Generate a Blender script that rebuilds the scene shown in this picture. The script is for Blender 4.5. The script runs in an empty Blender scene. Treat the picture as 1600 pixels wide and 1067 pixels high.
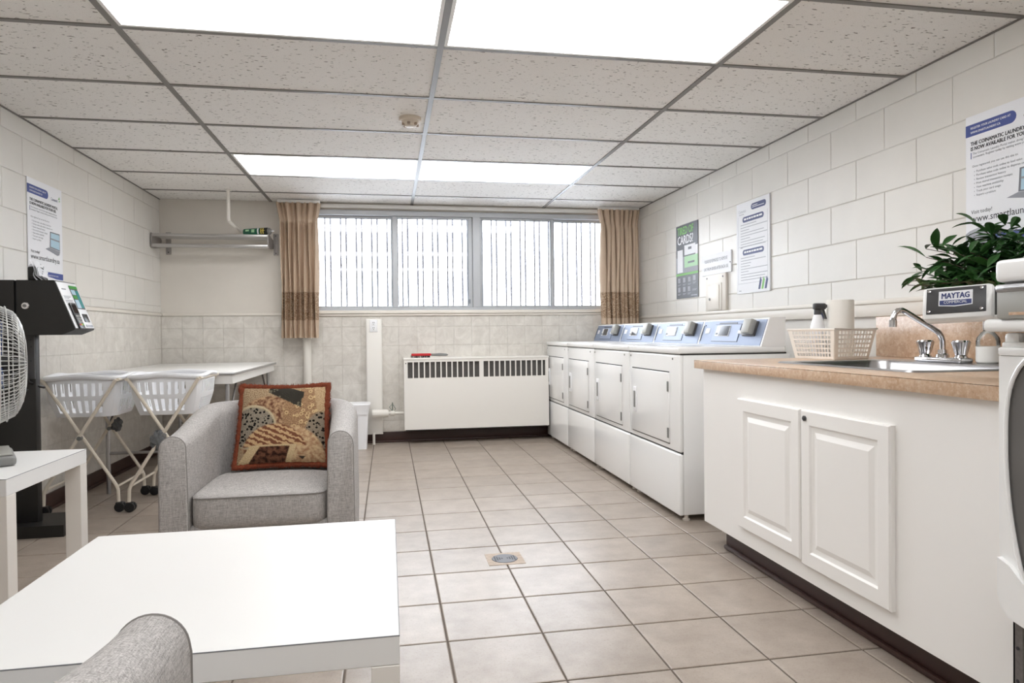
import bpy, bmesh, math, random
from mathutils import Vector, Matrix

random.seed(7)
C = bpy.context.scene.collection
SC = bpy.context.scene
PI = math.pi

# ------------------------------------------------------------------ camera, world, exposure
CAM_H = 0.9723
YAW, PITCH, ROLL = 0.1791, -0.0123, -0.0106
cyw, syw, cp, sp = math.cos(YAW), math.sin(YAW), math.cos(PITCH), math.sin(PITCH)
FW = Vector((syw * cp, cyw * cp, sp)); RT = Vector((cyw, -syw, 0)); UP = RT.cross(FW)
cr, sr = math.cos(ROLL), math.sin(ROLL)
RT2 = RT * cr + UP * sr; UP2 = UP * cr - RT * sr
cam = bpy.data.cameras.new('camera'); cam.sensor_width = 36.0; cam.lens = 24.04
cam.clip_start = 0.02
co = bpy.data.objects.new('camera', cam); C.objects.link(co)
m = Matrix.Identity(4)
for i in range(3):
    m[i][0] = RT2[i]; m[i][1] = UP2[i]; m[i][2] = -FW[i]
m[2][3] = CAM_H
co.matrix_world = m
SC.camera = co

LAMP = 5.6          # diffuser radiance of the ceiling panels
SKY = 9.0           # overcast sky outside the window
w = bpy.data.worlds.new('overcast_sky'); SC.world = w; w.use_nodes = True
bg = w.node_tree.nodes['Background']; bg.inputs['Color'].default_value = (0.86, 0.92, 1.0, 1); bg.inputs['Strength'].default_value = SKY
SC.view_settings.view_transform = 'Standard'
SC.view_settings.look = 'None'
SC.view_settings.gamma = 1
SC.view_settings.use_curve_mapping = False
SC.view_settings.exposure = 0.5

# ------------------------------------------------------------------ room constants
CE = 2.1406; RW = 2.3774; LW = -1.905; BW = 6.2667; NEARW = -2.4

# ------------------------------------------------------------------ materials
def S(r, g, b):
    def f(c):
        c /= 255.0
        return c / 12.92 if c <= 0.04045 else ((c + 0.055) / 1.055) ** 2.4
    return (f(r), f(g), f(b), 1)

class NT:
    def __init__(s, name):
        s.m = bpy.data.materials.new(name); s.m.use_nodes = True
        s.t = s.m.node_tree; s.p = s.t.nodes['Principled BSDF']; s.out = s.t.nodes['Material Output']
    def n(s, typ, **kw):
        nd = s.t.nodes.new(typ)
        for k, v in kw.items():
            if k in nd.inputs: nd.inputs[k].default_value = v
            else: setattr(nd, k, v)
        return nd
    def l(s, a, b): s.t.links.new(a, b)
    def math(s, op, a, b=None, c=None):
        nd = s.t.nodes.new('ShaderNodeMath'); nd.operation = op
        for i, v in enumerate((a, b, c)):
            if v is None: continue
            if isinstance(v, (int, float)): nd.inputs[i].default_value = v
            else: s.l(v, nd.inputs[i])
        return nd.outputs[0]
    def mix(s, fac, a, b):
        nd = s.t.nodes.new('ShaderNodeMix'); nd.data_type = 'RGBA'
        for sock, v in ((nd.inputs[0], fac), (nd.inputs[6], a), (nd.inputs[7], b)):
            if isinstance(v, (int, float, tuple)): sock.default_value = v
            else: s.l(v, sock)
        return nd.outputs[2]
    def ramp(s, x, a, b):
        nd = s.t.nodes.new('ShaderNodeMapRange'); nd.inputs[1].default_value = a; nd.inputs[2].default_value = b
        s.l(x, nd.inputs[0]); return nd.outputs[0]
    def bump(s, h, strength, dist=0.002):
        nd = s.t.nodes.new('ShaderNodeBump'); nd.inputs['Strength'].default_value = strength; nd.inputs['Distance'].default_value = dist
        s.l(h, nd.inputs['Height']); s.l(nd.outputs[0], s.p.inputs['Normal'])

def mat(name, col, rough=0.5, metal=0.0, var=0.0, scale=8.0, bump=0.0, bscale=200.0, emit=0, spec=None, rnd=0.0, trans=0, alpha=1.0, coat=0.0, sheen=0.0):
    k = NT(name); p = k.p
    p.inputs['Base Color'].default_value = col; p.inputs['Roughness'].default_value = rough; p.inputs['Metallic'].default_value = metal
    if spec is not None: p.inputs['Specular IOR Level'].default_value = spec
    if coat: p.inputs['Coat Weight'].default_value = coat; p.inputs['Coat Roughness'].default_value = 0.05
    if trans: p.inputs['Transmission Weight'].default_value = trans
    if var or rnd or bump:
        tc = k.n('ShaderNodeNewGeometry')
    c = None
    if var:
        nz = k.n('ShaderNodeTexNoise', Scale=scale, Detail=6.0, Roughness=0.6); k.l(tc.outputs['Position'], nz.inputs['Vector'])
        f = k.ramp(nz.outputs[0], 0.3, 0.7)
        a = tuple(x * (1 - var) for x in col[:3]) + (1,); b = tuple(min(1, x * (1 + var)) for x in col[:3]) + (1,)
        c = k.mix(f, a, b)
    if rnd:
        oi = k.n('ShaderNodeObjectInfo')
        hsv = k.n('ShaderNodeHueSaturation')
        v = k.math('MULTIPLY_ADD', oi.outputs['Random'], 2 * rnd, 1 - rnd)
        k.l(v, hsv.inputs['Value'])
        if c is not None: k.l(c, hsv.inputs['Color'])
        else: hsv.inputs['Color'].default_value = col
        c = hsv.outputs[0]
    if c is not None: k.l(c, p.inputs['Base Color'])
    if bump:
        nz = k.n('ShaderNodeTexNoise', Scale=bscale, Detail=4.0); k.l(tc.outputs['Position'], nz.inputs['Vector'])
        k.bump(nz.outputs[0], bump)
    if emit:
        p.inputs['Emission Color'].default_value = col; p.inputs['Emission Strength'].default_value = emit
    return k.m

M = {}
M['wall_paint'] = mat('painted_block', S(230, 227, 221), 0.38, var=0.02, scale=5, bump=0.12, bscale=90, rnd=0.012)
M['mortar'] = mat('painted_mortar', S(231, 227, 221), 0.5, var=0.02)
M['plaster'] = mat('painted_plaster', S(228, 222, 213), 0.5, var=0.03, scale=3, bump=0.06, bscale=120)
M['trim_cream'] = mat('cream_trim_paint', S(237, 231, 222), 0.4)
M['base_brown'] = mat('brown_vinyl_base', S(62, 38, 32), 0.4, var=0.1, scale=6)
M['ceil_paint'] = mat('ceiling_backing', S(225, 220, 212), 0.8)
M['tee'] = mat('grey_tee_metal', S(128, 124, 120), 0.45, metal=0.1)
M['white_gloss'] = mat('white_enamel', S(250, 250, 249), 0.16, spec=0.5)
M['white_satin'] = mat('white_laminate', S(241, 240, 237), 0.3)
M['cab_white'] = mat('white_cabinet_paint', S(249, 247, 244), 0.38)
M['table_white'] = mat('white_lacquer_top', S(238, 237, 235), 0.38)
M['plastic_white'] = mat('white_plastic', S(248, 249, 252), 0.35)
M['plastic_cream'] = mat('cream_plastic', S(245, 239, 231), 0.4)
M['frame_cream'] = mat('cream_painted_tube', S(228, 218, 202), 0.35, var=0.03, scale=30)
M['rad_cream'] = mat('cream_enamel', S(244, 241, 235), 0.35)
M['black'] = mat('black_powder_coat', S(30, 29, 28), 0.45, bump=0.1, bscale=600)
M['black_plastic'] = mat('black_plastic', S(18, 18, 19), 0.3)
M['dark_void'] = mat('dark_recess', S(46, 45, 44), 0.7)
M['darkgrey'] = mat('dark_grey_plastic', S(70, 70, 72), 0.4)
M['midgrey'] = mat('mid_grey_plastic', S(128, 128, 126), 0.45)
M['chrome'] = mat('chrome', S(225, 225, 228), 0.08, metal=1.0)
M['steel'] = mat('brushed_steel', S(190, 190, 192), 0.28, metal=1.0, bump=0.05, bscale=300)
M['alu'] = mat('aluminium_frame', S(196, 199, 203), 0.4, metal=0.35)
M['alu_dark'] = mat('grey_aluminium_edge', S(140, 146, 154), 0.4, metal=0.5)
M['shelf_alu'] = mat('shelf_aluminium', S(190, 188, 186), 0.3, metal=0.8)
M['shelf_bracket'] = mat('cast_bracket', S(165, 160, 157), 0.5, metal=0.5)
M['panel_blue'] = mat('blue_grey_control_metal', S(140, 152, 176), 0.45, metal=0.2)
M['panel_lite'] = mat('light_blue_control_inset', S(152, 164, 188), 0.45, metal=0.15)
M['panel_edge'] = mat('dark_blue_edge', S(70, 76, 90), 0.4)
M['screen'] = mat('dark_glass_screen', S(40, 40, 44), 0.08)
M['reader_grey'] = mat('grey_card_reader', S(165, 164, 158), 0.4)
M['red'] = mat('red_plastic', S(196, 22, 30), 0.35)
M['red_tape'] = mat('red_tape', S(150, 24, 24), 0.5)
M['rubber'] = mat('black_rubber', S(22, 22, 24), 0.5)
M['paper'] = mat('white_paper', S(240, 241, 245), 0.5)
M['paper_edge'] = mat('poster_board_edge', S(232, 232, 234), 0.5)
M['ink'] = mat('black_ink', S(48, 48, 54), 0.6)
M['ink_grey'] = mat('grey_ink', S(120, 122, 130), 0.6)
M['ink_light'] = mat('pale_grey_ink', S(176, 178, 186), 0.6)
M['blue_ink'] = mat('blue_ink', S(66, 82, 150), 0.5)
M['navy_ink'] = mat('navy_ink', S(58, 68, 118), 0.5)
M['charcoal_ink'] = mat('charcoal_ink', S(66, 68, 76), 0.4)
M['green_ink'] = mat('green_ink', S(126, 190, 104), 0.5)
M['green_pale'] = mat('pale_green_ink', S(176, 218, 176), 0.5)
M['poster_grey'] = mat('printed_grey', S(150, 152, 160), 0.5)
M['poster_sky'] = mat('printed_pale_blue', S(176, 206, 222), 0.4)
M['soap'] = mat('white_soap', S(252, 250, 245), 0.5)
M['towel'] = mat('paper_towel', S(244, 240, 233), 0.9, bump=0.3, bscale=150)
M['navy'] = mat('navy_cap', S(40, 56, 120), 0.35)
M['paleblue'] = mat('pale_blue_bottle', S(170, 190, 214), 0.25)
M['rag'] = mat('grey_rag', S(112, 114, 116), 0.9, var=0.25, scale=60, bump=0.6, bscale=80)
M['pipe'] = mat('white_pipe_paint', S(235, 231, 223), 0.4)
M['brass'] = mat('painted_valve_metal', S(140, 150, 140), 0.4, metal=0.6)
M['grille_dark'] = mat('grille_shadow', S(58, 57, 56), 0.7)
M['grille_slat'] = mat('grille_grey', S(140, 136, 132), 0.5)
M['leaf_stem'] = mat('brown_stem', S(72, 52, 40), 0.7)
M['pot'] = mat('charcoal_pot', S(52, 44, 42), 0.5)
M['soil'] = mat('soil', S(48, 36, 28), 0.9)
M['detector'] = mat('ivory_detector', S(226, 214, 198), 0.45)
M['can_green'] = mat('green_can_print', S(24, 92, 68), 0.3)
M['can_black'] = mat('black_can_print', S(28, 32, 30), 0.3)
M['yellow_ink'] = mat('yellow_ink', S(206, 186, 90), 0.4)
M['taupe'] = mat('taupe_table_edge', S(238, 233, 226), 0.32)
M['fringe'] = mat('rust_fringe', S(116, 54, 30), 0.95, var=0.4, scale=160)
M['grout'] = mat('grey_grout', S(104, 94, 85), 0.9, var=0.1, scale=20)
M['drain_tan'] = mat('tan_drain_surround', S(176, 158, 140), 0.6, var=0.15, scale=60)
M['drain_steel'] = mat('dull_drain_steel', S(104, 104, 108), 0.5, metal=0.3)
M['snow'] = mat('pale_ground', S(225, 228, 232), 0.8)
M['bar'] = mat('grey_security_bar', S(92, 92, 98), 0.5)
M['blade'] = mat('blue_fan_blade', S(70, 92, 140), 0.25)
M['wire'] = mat('pale_grey_wire', S(205, 205, 202), 0.3, metal=0.3)
M['galv'] = mat('galvanised_post', S(120, 116, 114), 0.5, metal=0.5, var=0.15, scale=90)
M['tint'] = mat('tinted_door_window', S(112, 110, 108), 0.12)
M['screen_lit'] = mat('lit_screen_teal', S(60, 130, 130), 0.2, emit=0.25)
M['screen_green'] = mat('lit_screen_green', S(70, 140, 70), 0.2, emit=0.25)

def fabric_mat():
    k = NT('grey_woven_fabric'); k.p.inputs['Roughness'].default_value = 0.95
    k.p.inputs['Specular IOR Level'].default_value = 0.15
    g = k.n('ShaderNodeNewGeometry')
    tot = None
    for sc in ((900, 900, 70), (70, 900, 900), (900, 70, 900)):
        mp = k.n('ShaderNodeMapping'); mp.inputs['Scale'].default_value = sc; k.l(g.outputs['Position'], mp.inputs[0])
        nz = k.n('ShaderNodeTexNoise', Scale=0.55, Detail=2.0); k.l(mp.outputs[0], nz.inputs['Vector'])
        tot = nz.outputs[0] if tot is None else k.math('ADD', tot, nz.outputs[0])
    s = k.math('DIVIDE', tot, 3.0)
    f = k.ramp(s, 0.38, 0.62)
    k.l(k.mix(f, S(144, 140, 137), S(206, 202, 199)), k.p.inputs['Base Color'])
    k.bump(s, 0.35, 0.001)
    return k.m
M['fabric'] = fabric_mat()
M['piping'] = mat('grey_piping', S(140, 136, 133), 0.95)

def ceiling_tile_mat():
    k = NT('fissured_ceiling_tile'); k.p.inputs['Roughness'].default_value = 0.9
    g = k.n('ShaderNodeNewGeometry')
    mp = k.n('ShaderNodeMapping'); mp.inputs['Rotation'].default_value = (0, 0, 0.5); mp.inputs['Scale'].default_value = (46, 110, 1)
    k.l(g.outputs['Position'], mp.inputs[0])
    n0 = k.n('ShaderNodeTexNoise', Scale=0.6, Detail=2.0); k.l(mp.outputs[0], n0.inputs['Vector'])
    add = k.n('ShaderNodeMixRGB'); add.blend_type = 'ADD'; add.inputs[0].default_value = 0.9
    k.l(mp.outputs[0], add.inputs[1]); k.l(n0.outputs['Color'], add.inputs[2])
    v = k.n('ShaderNodeTexNoise', Scale=1.0, Detail=1.5, Roughness=0.4); k.l(add.outputs[0], v.inputs['Vector'])
    f1 = k.ramp(v.outputs[0], 0.335, 0.275)
    n2 = k.n('ShaderNodeTexNoise', Scale=420.0, Detail=1.0); k.l(g.outputs['Position'], n2.inputs['Vector'])
    f2 = k.math('MULTIPLY', k.ramp(n2.outputs[0], 0.34, 0.27), 0.45)
    f = k.math('MAXIMUM', f1, f2)
    k.l(k.mix(f, S(243, 240, 236), S(128, 120, 114)), k.p.inputs['Base Color'])
    k.bump(k.math('SUBTRACT', 1.0, f), 0.6, 0.003)
    return k.m
M['ceil_tile'] = ceiling_tile_mat()

def floor_tile_mat():
    k = NT('beige_ceramic_floor_tile'); k.p.inputs['Roughness'].default_value = 0.33; k.p.inputs['Specular IOR Level'].default_value = 0.5
    g = k.n('ShaderNodeNewGeometry'); oi = k.n('ShaderNodeObjectInfo')
    n1 = k.n('ShaderNodeTexNoise', Scale=7.0, Detail=8.0, Roughness=0.65); k.l(g.outputs['Position'], n1.inputs['Vector'])
    n2 = k.n('ShaderNodeTexNoise', Scale=160.0, Detail=3.0); k.l(g.outputs['Position'], n2.inputs['Vector'])
    c1 = k.mix(k.ramp(n1.outputs[0], 0.3, 0.7), S(150, 137, 125), S(176, 164, 152))
    c2 = k.mix(k.math('MULTIPLY', k.ramp(n2.outputs[0], 0.42, 0.34), 0.35), c1, S(130, 112, 96))
    h = k.n('ShaderNodeHueSaturation'); k.l(c2, h.inputs['Color'])
    k.l(k.math('MULTIPLY_ADD', oi.outputs['Random'], 0.12, 0.94), h.inputs['Value'])
    k.l(h.outputs[0], k.p.inputs['Base Color'])
    k.bump(n1.outputs[0], 0.08, 0.002)
    return k.m
M['floor_tile'] = floor_tile_mat()

def wall_tile_mat():
    k = NT('marbled_wall_tile'); k.p.inputs['Roughness'].default_value = 0.3
    g = k.n('ShaderNodeNewGeometry'); oi = k.n('ShaderNodeObjectInfo')
    n1 = k.n('ShaderNodeTexNoise', Scale=9.0, Detail=8.0, Roughness=0.7, Distortion=1.2); k.l(g.outputs['Position'], n1.inputs['Vector'])
    c = k.mix(k.ramp(n1.outputs[0], 0.35, 0.65), S(212, 207, 199), S(234, 230, 223))
    h = k.n('ShaderNodeHueSaturation'); k.l(c, h.inputs['Color']); k.l(k.math('MULTIPLY_ADD', oi.outputs['Random'], 0.04, 0.98), h.inputs['Value'])
    k.l(h.outputs[0], k.p.inputs['Base Color'])
    return k.m
M['wall_tile'] = wall_tile_mat()
M['tile_joint'] = mat('tile_joint', S(222, 217, 208), 0.6)

def laminate_mat():
    k = NT('tan_stone_laminate'); k.p.inputs['Roughness'].default_value = 0.3
    g = k.n('ShaderNodeNewGeometry')
    n1 = k.n('ShaderNodeTexNoise', Scale=20.0, Detail=10.0, Roughness=0.75, Distortion=0.8); k.l(g.outputs['Position'], n1.inputs['Vector'])
    n2 = k.n('ShaderNodeTexNoise', Scale=70.0, Detail=6.0, Roughness=0.7); k.l(g.outputs['Position'], n2.inputs['Vector'])
    c = k.mix(k.ramp(n1.outputs[0], 0.32, 0.68), S(190, 152, 120), S(220, 192, 164))
    c = k.mix(k.math('MULTIPLY', k.ramp(n2.outputs[0], 0.48, 0.66), 0.6), c, S(234, 218, 198))
    c = k.mix(k.math('MULTIPLY', k.ramp(n2.outputs[0], 0.4, 0.3), 0.5), c, S(156, 116, 88))
    k.l(c, k.p.inputs['Base Color'])
    return k.m
M['laminate'] = laminate_mat()

def curtain_mat(band):
    k = NT('beige_curtain_band' if band else 'beige_curtain_cloth'); k.p.inputs['Roughness'].default_value = 0.85
    k.p.inputs['Specular IOR Level'].default_value = 0.2
    uv = k.n('ShaderNodeUVMap')
    if band:
        mp = k.n('ShaderNodeMapping'); mp.inputs['Scale'].default_value = (9, 4, 1); k.l(uv.outputs[0], mp.inputs[0])
        wv = k.n('ShaderNodeTexNoise', Scale=1.6, Detail=3.0, Distortion=3.0); k.l(mp.outputs[0], wv.inputs['Vector'])
        ring = k.math('SINE', k.math('MULTIPLY', wv.outputs[0], 42.0))
        f = k.ramp(ring, -0.2, 0.5)
        k.l(k.mix(f, S(134, 104, 80), S(208, 186, 162)), k.p.inputs['Base Color'])
        k.bump(f, 0.3, 0.002)
    else:
        k.p.inputs['Base Color'].default_value = S(206, 184, 162)
    return k.m
M['curtain'] = curtain_mat(False); M['curtain_band'] = curtain_mat(True)

def leaf_mat():
    k = NT('dark_green_leaf'); k.p.inputs['Roughness'].default_value = 0.38
    oi = k.n('ShaderNodeObjectInfo')
    k.l(k.mix(oi.outputs['Random'], S(24, 60, 28), S(74, 124, 62)), k.p.inputs['Base Color'])
    return k.m
M['leaf'] = leaf_mat()

def glass_mat(name, fac_mul, tint=(1, 1, 1, 1)):
    k = NT(name); k.t.nodes.remove(k.p)
    fr = k.n('ShaderNodeFresnel', IOR=1.5); tr = k.n('ShaderNodeBsdfTransparent', Color=tint); gl = k.n('ShaderNodeBsdfGlossy', Roughness=0.0)
    mx = k.n('ShaderNodeMixShader'); k.l(k.math('MULTIPLY', fr.outputs[0], fac_mul), mx.inputs[0]); k.l(tr.outputs[0], mx.inputs[1]); k.l(gl.outputs[0], mx.inputs[2])
    k.l(mx.outputs[0], k.out.inputs[0])
    return k.m
M['glass'] = glass_mat('window_glass', 1.0)
M['bottle_glass'] = glass_mat('clear_bottle', 1.0, (0.99, 0.99, 0.985, 1))

def diffuser_mat():
    k = NT('lit_acrylic_diffuser')
    k.p.inputs['Base Color'].default_value = (0.9, 0.9, 0.9, 1)
    k.p.inputs['Emission Color'].default_value = (0.98, 0.99, 1.0, 1); k.p.inputs['Emission Strength'].default_value = LAMP
    return k.m
M['diffuser'] = diffuser_mat()

def cushion_mat():
    k = NT('patchwork_tapestry'); k.p.inputs['Roughness'].default_value = 0.95; k.p.inputs['Specular IOR Level'].default_value = 0.1
    uv = k.n('ShaderNodeUVMap'); sx = k.n('ShaderNodeSeparateXYZ'); k.l(uv.outputs[0], sx.inputs[0])
    u, v = sx.outputs[0], sx.outputs[1]
    def circ(cx, cy, r, ay=1.0, soft=0.012):
        a = k.math('SUBTRACT', u, cx); b = k.math('MULTIPLY', k.math('SUBTRACT', v, cy), ay)
        d = k.math('SQRT', k.math('ADD', k.math('MULTIPLY', a, a), k.math('MULTIPLY', b, b)))
        return k.ramp(d, r + soft, r - soft), d
    def half(a, b, c):   # a*u+b*v > c
        return k.ramp(k.math('SUBTRACT', k.math('ADD', k.math('MULTIPLY', u, a), k.math('MULTIPLY', v, b)), c), -0.006, 0.006)
    def mul(*x):
        r = x[0]
        for y in x[1:]: r = k.math('MULTIPLY', r, y)
        return r
    n_f = k.n('ShaderNodeTexNoise', Scale=70.0, Detail=3.0); k.l(uv.outputs[0], n_f.inputs['Vector'])
    n_m = k.n('ShaderNodeTexNoise', Scale=22.0, Detail=4.0); k.l(uv.outputs[0], n_m.inputs['Vector'])
    fine = k.ramp(n_f.outputs[0], 0.35, 0.65); med = k.ramp(n_m.outputs[0], 0.38, 0.62)
    vor = k.n('ShaderNodeTexVoronoi', Scale=26.0); k.l(uv.outputs[0], vor.inputs['Vector'])
    spots = k.ramp(vor.outputs['Distance'], 0.42, 0.34)
    vor2 = k.n('ShaderNodeTexVoronoi', Scale=17.0); k.l(uv.outputs[0], vor2.inputs['Vector'])
    rings = k.math('MULTIPLY', k.ramp(vor2.outputs['Distance'], 0.22, 0.28), k.ramp(vor2.outputs['Distance'], 0.44, 0.36))
    col = k.mix(fine, S(140, 106, 68), S(196, 166, 122))
    # brown mottled wide band (upper left to middle)
    a1, _ = circ(0.36, 0.46, 0.40); col = k.mix(a1, col, k.mix(med, S(112, 62, 34), S(196, 152, 100)))
    # ringed area on the right
    a2, _ = circ(0.78, 0.62, 0.27, 0.75); col = k.mix(a2, col, k.mix(rings, k.mix(fine, S(140, 96, 54), S(186, 142, 90)), S(222, 186, 120)))
    # pale corner
    col = k.mix(half(1, 0.2, 1.04), col, k.mix(fine, S(176, 136, 82), S(214, 178, 126)))
    # spotted grey circle on the left
    a3, _ = circ(0.17, 0.47, 0.275, soft=0.008); col = k.mix(a3, col, S(206, 184, 140))
    a3b, _ = circ(0.17, 0.46, 0.255); col = k.mix(a3b, col, k.mix(spots, k.mix(fine, S(132, 122, 106), S(168, 152, 128)), S(26, 24, 24)))
    # right spotted wedge
    a4, _ = circ(0.96, 0.34, 0.19, 0.62); col = k.mix(a4, col, k.mix(spots, S(150, 132, 108), S(32, 28, 26)))
    # lower tan dome behind stripes
    a5, _ = circ(0.62, 0.10, 0.36, 1.0); col = k.mix(a5, col, k.mix(med, S(176, 122, 72), S(220, 182, 126)))
    # striped dome
    a6, d6 = circ(0.43, 0.12, 0.37, 0.98)
    wob = k.math('MULTIPLY_ADD', n_m.outputs[0], 9.0, k.math('ADD', k.math('MULTIPLY', u, 46.0), k.math('MULTIPLY', v, 92.0)))
    st = k.ramp(k.math('SINE', wob), -0.3, 0.3)
    a6 = mul(a6, half(0, 1, 0.22)); col = k.mix(a6, col, k.mix(st, S(128, 66, 26), S(214, 168, 104)))
    # cream stripe and dark quadrilateral at the bottom
    q = mul(half(0, -1, -0.235), half(1.0, -0.6, 0.02), half(-1.0, 0.35, -0.60)); col = k.mix(q, col, k.mix(fine, S(206, 172, 112), S(228, 196, 140)))
    q2 = mul(half(0, -1, -0.215), half(1.0, -0.62, 0.14), half(-1.0, 0.30, -0.54)); col = k.mix(q2, col, k.mix(med, S(58, 30, 18), S(128, 74, 40)))
    q3 = mul(half(1, 1, 0.78), half(-1, 1, -0.68), half(0, -1, -0.09)); col = k.mix(q3, col, S(66, 58, 50))
    # dark zig band near the top
    z1 = mul(half(0.55, 1, 1.10), half(-0.55, -1, -1.23), half(1, 0, 0.33), half(-1, 0, -0.72)); col = k.mix(z1, col, k.mix(spots, S(60, 56, 48), S(112, 104, 84)))
    z2 = mul(half(-1.0, 1, 0.10), half(1.0, 0.9, 1.30), half(-0.4, -1, -1.21), half(-1, 0, -0.74)); col = k.mix(z2, col, S(62, 58, 50))
    hs = k.n('ShaderNodeHueSaturation', Saturation=0.82, Value=0.86); k.l(col, hs.inputs['Color'])
    k.l(hs.outputs[0], k.p.inputs['Base Color'])
    k.bump(fine, 0.5, 0.003)
    return k.m
M['cushion'] = cushion_mat()

# ------------------------------------------------------------------ mesh builder
class MB:
    def __init__(s): s.v = []; s.f = []; s.uv = None
    def add(s, vs, fs):
        o = len(s.v); s.v += [tuple(x) for x in vs]; s.f += [tuple(i + o for i in f) for f in fs]; return s
    def box(s, x0, x1, y0, y1, z0, z1):
        return s.add([(x0, y0, z0), (x1, y0, z0), (x1, y1, z0), (x0, y1, z0), (x0, y0, z1), (x1, y0, z1), (x1, y1, z1), (x0, y1, z1)],
                     [(0, 3, 2, 1), (4, 5, 6, 7), (0, 1, 5, 4), (1, 2, 6, 5), (2, 3, 7, 6), (3, 0, 4, 7)])
    def bbox(s, x0, x1, y0, y1, z0, z1, b=0.005, seg=2):
        bm = bmesh.new(); bmesh.ops.create_cube(bm, size=1)
        for v in bm.verts:
            v.co = Vector(((x0 + x1) / 2 + v.co.x * (x1 - x0), (y0 + y1) / 2 + v.co.y * (y1 - y0), (z0 + z1) / 2 + v.co.z * (z1 - z0)))
        b = min(b, abs(x1 - x0) * .49, abs(y1 - y0) * .49, abs(z1 - z0) * .49)
        bmesh.ops.bevel(bm, geom=list(bm.edges), offset=b, segments=seg, affect='EDGES', profile=0.5)
        s.bm(bm); return s
    def bm(s, bm):
        bm.verts.index_update()
        s.add([v.co[:] for v in bm.verts], [tuple(v.index for v in f.verts) for f in bm.faces]); bm.free()
    def obox(s, fr, u0, u1, v0, v1, w0, w1, b=0):
        t = MB()
        if b: t.bbox(u0, u1, v0, v1, w0, w1, b)
        else: t.box(u0, u1, v0, v1, w0, w1)
        o, U, V, W = fr
        return s.add([o + U * p[0] + V * p[1] + W * p[2] for p in t.v], t.f)
    def opoly(s, fr, pts, w0, w1):
        o, U, V, W = fr; n = len(pts)
        vs = [o + U * a + V * b + W * w0 for a, b in pts] + [o + U * a + V * b + W * w1 for a, b in pts]
        fs = [tuple(range(n, 2 * n)), tuple(reversed(range(n)))] + [(i, (i + 1) % n, n + (i + 1) % n, n + i) for i in range(n)]
        return s.add(vs, fs)
    def prism(s, pts, axis, a, b):
        n = len(pts)
        def P(p, t):
            return {'y': (p[0], t, p[1]), 'x': (t, p[0], p[1]), 'z': (p[0], p[1], t)}[axis]
        vs = [P(p, a) for p in pts] + [P(p, b) for p in pts]
        fs = [tuple(range(n, 2 * n)), tuple(reversed(range(n)))] + [(i, (i + 1) % n, n + (i + 1) % n, n + i) for i in range(n)]
        return s.add(vs, fs)
    def tube(s, pts, r, seg=8, closed=False):
        pts = [Vector(p) for p in pts]; n = len(pts); rs = r if isinstance(r, (list, tuple)) else [r] * n
        vs = []; prev = None
        for i, p in enumerate(pts):
            if closed: t = (pts[(i + 1) % n] - pts[i - 1])
            else: t = pts[min(i + 1, n - 1)] - pts[max(i - 1, 0)]
            t.normalize()
            if prev is None:
                a = Vector((0, 0, 1)) if abs(t.z) < 0.9 else Vector((1, 0, 0)); x = t.cross(a).normalized()
            else:
                x = prev - t * prev.dot(t); x.normalize()
            y = t.cross(x); prev = x
            for k in range(seg):
                a = 2 * PI * k / seg; vs.append(p + (x * math.cos(a) + y * math.sin(a)) * rs[i])
        fs = []
        for i in range(n if closed else n - 1):
            j = (i + 1) % n
            for k in range(seg):
                k2 = (k + 1) % seg; fs.append((i * seg + k, i * seg + k2, j * seg + k2, j * seg + k))
        if not closed:
            fs.append(tuple(reversed(range(seg)))); fs.append(tuple(range((n - 1) * seg, n * seg)))
        return s.add(vs, fs)
    def lathe(s, prof, c=(0, 0, 0), ax='z', seg=24, cap=True):
        vs = []; n = len(prof)
        for (r, h) in prof:
            for k in range(seg):
                a = 2 * PI * k / seg; p = (r * math.cos(a), r * math.sin(a), h)
                if ax == 'x': p = (h, p[0], p[1])
                elif ax == 'y': p = (p[1], h, p[0])
                vs.append((c[0] + p[0], c[1] + p[1], c[2] + p[2]))
        fs = [(i * seg + k, i * seg + (k + 1) % seg, (i + 1) * seg + (k + 1) % seg, (i + 1) * seg + k) for i in range(n - 1) for k in range(seg)]
        if cap:
            fs.append(tuple(reversed(range(seg)))); fs.append(tuple(range((n - 1) * seg, n * seg)))
        return s.add(vs, fs)
    def grid(s, fn, nu, nv, closeu=False, skip=None, uv=False):
        vs = []; o = len(s.v)
        cu = nu if closeu else nu + 1
        for j in range(nv + 1):
            for i in range(cu): vs.append(fn(i / nu, j / nv))
        fs = []
        for j in range(nv):
            for i in range(nu):
                if skip and skip(i, j): continue
                i2 = (i + 1) % cu
                fs.append((j * cu + i, j * cu + i2, (j + 1) * cu + i2, (j + 1) * cu + i))
        if uv: s.uv = (s.uv or []) + [(i / nu, j / nv) for j in range(nv + 1) for i in range(cu)]
        return s.add(vs, fs)

ORG = {}
def mesh_of(name, mb, material, off=(0, 0, 0), smooth=True, angle=0.6, solid=0, recalc=True):
    me = bpy.data.meshes.new(name)
    me.from_pydata([(a - off[0], b - off[1], c - off[2]) for a, b, c in mb.v], [], mb.f)
    if recalc:
        bm = bmesh.new(); bm.from_mesh(me); bmesh.ops.recalc_face_normals(bm, faces=bm.faces)
        if solid: bmesh.ops.solidify(bm, geom=bm.faces, thickness=solid)
        bm.to_mesh(me); bm.free()
    if mb.uv and not solid:
        ul = me.uv_layers.new(name='UVMap')
        for lp in me.loops: ul.data[lp.index].uv = mb.uv[lp.vertex_index]
    if smooth:
        me.polygons.foreach_set('use_smooth', [True] * len(me.polygons)); me.set_sharp_from_angle(angle=angle)
    if material is not None: me.materials.append(material)
    return me

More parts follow.
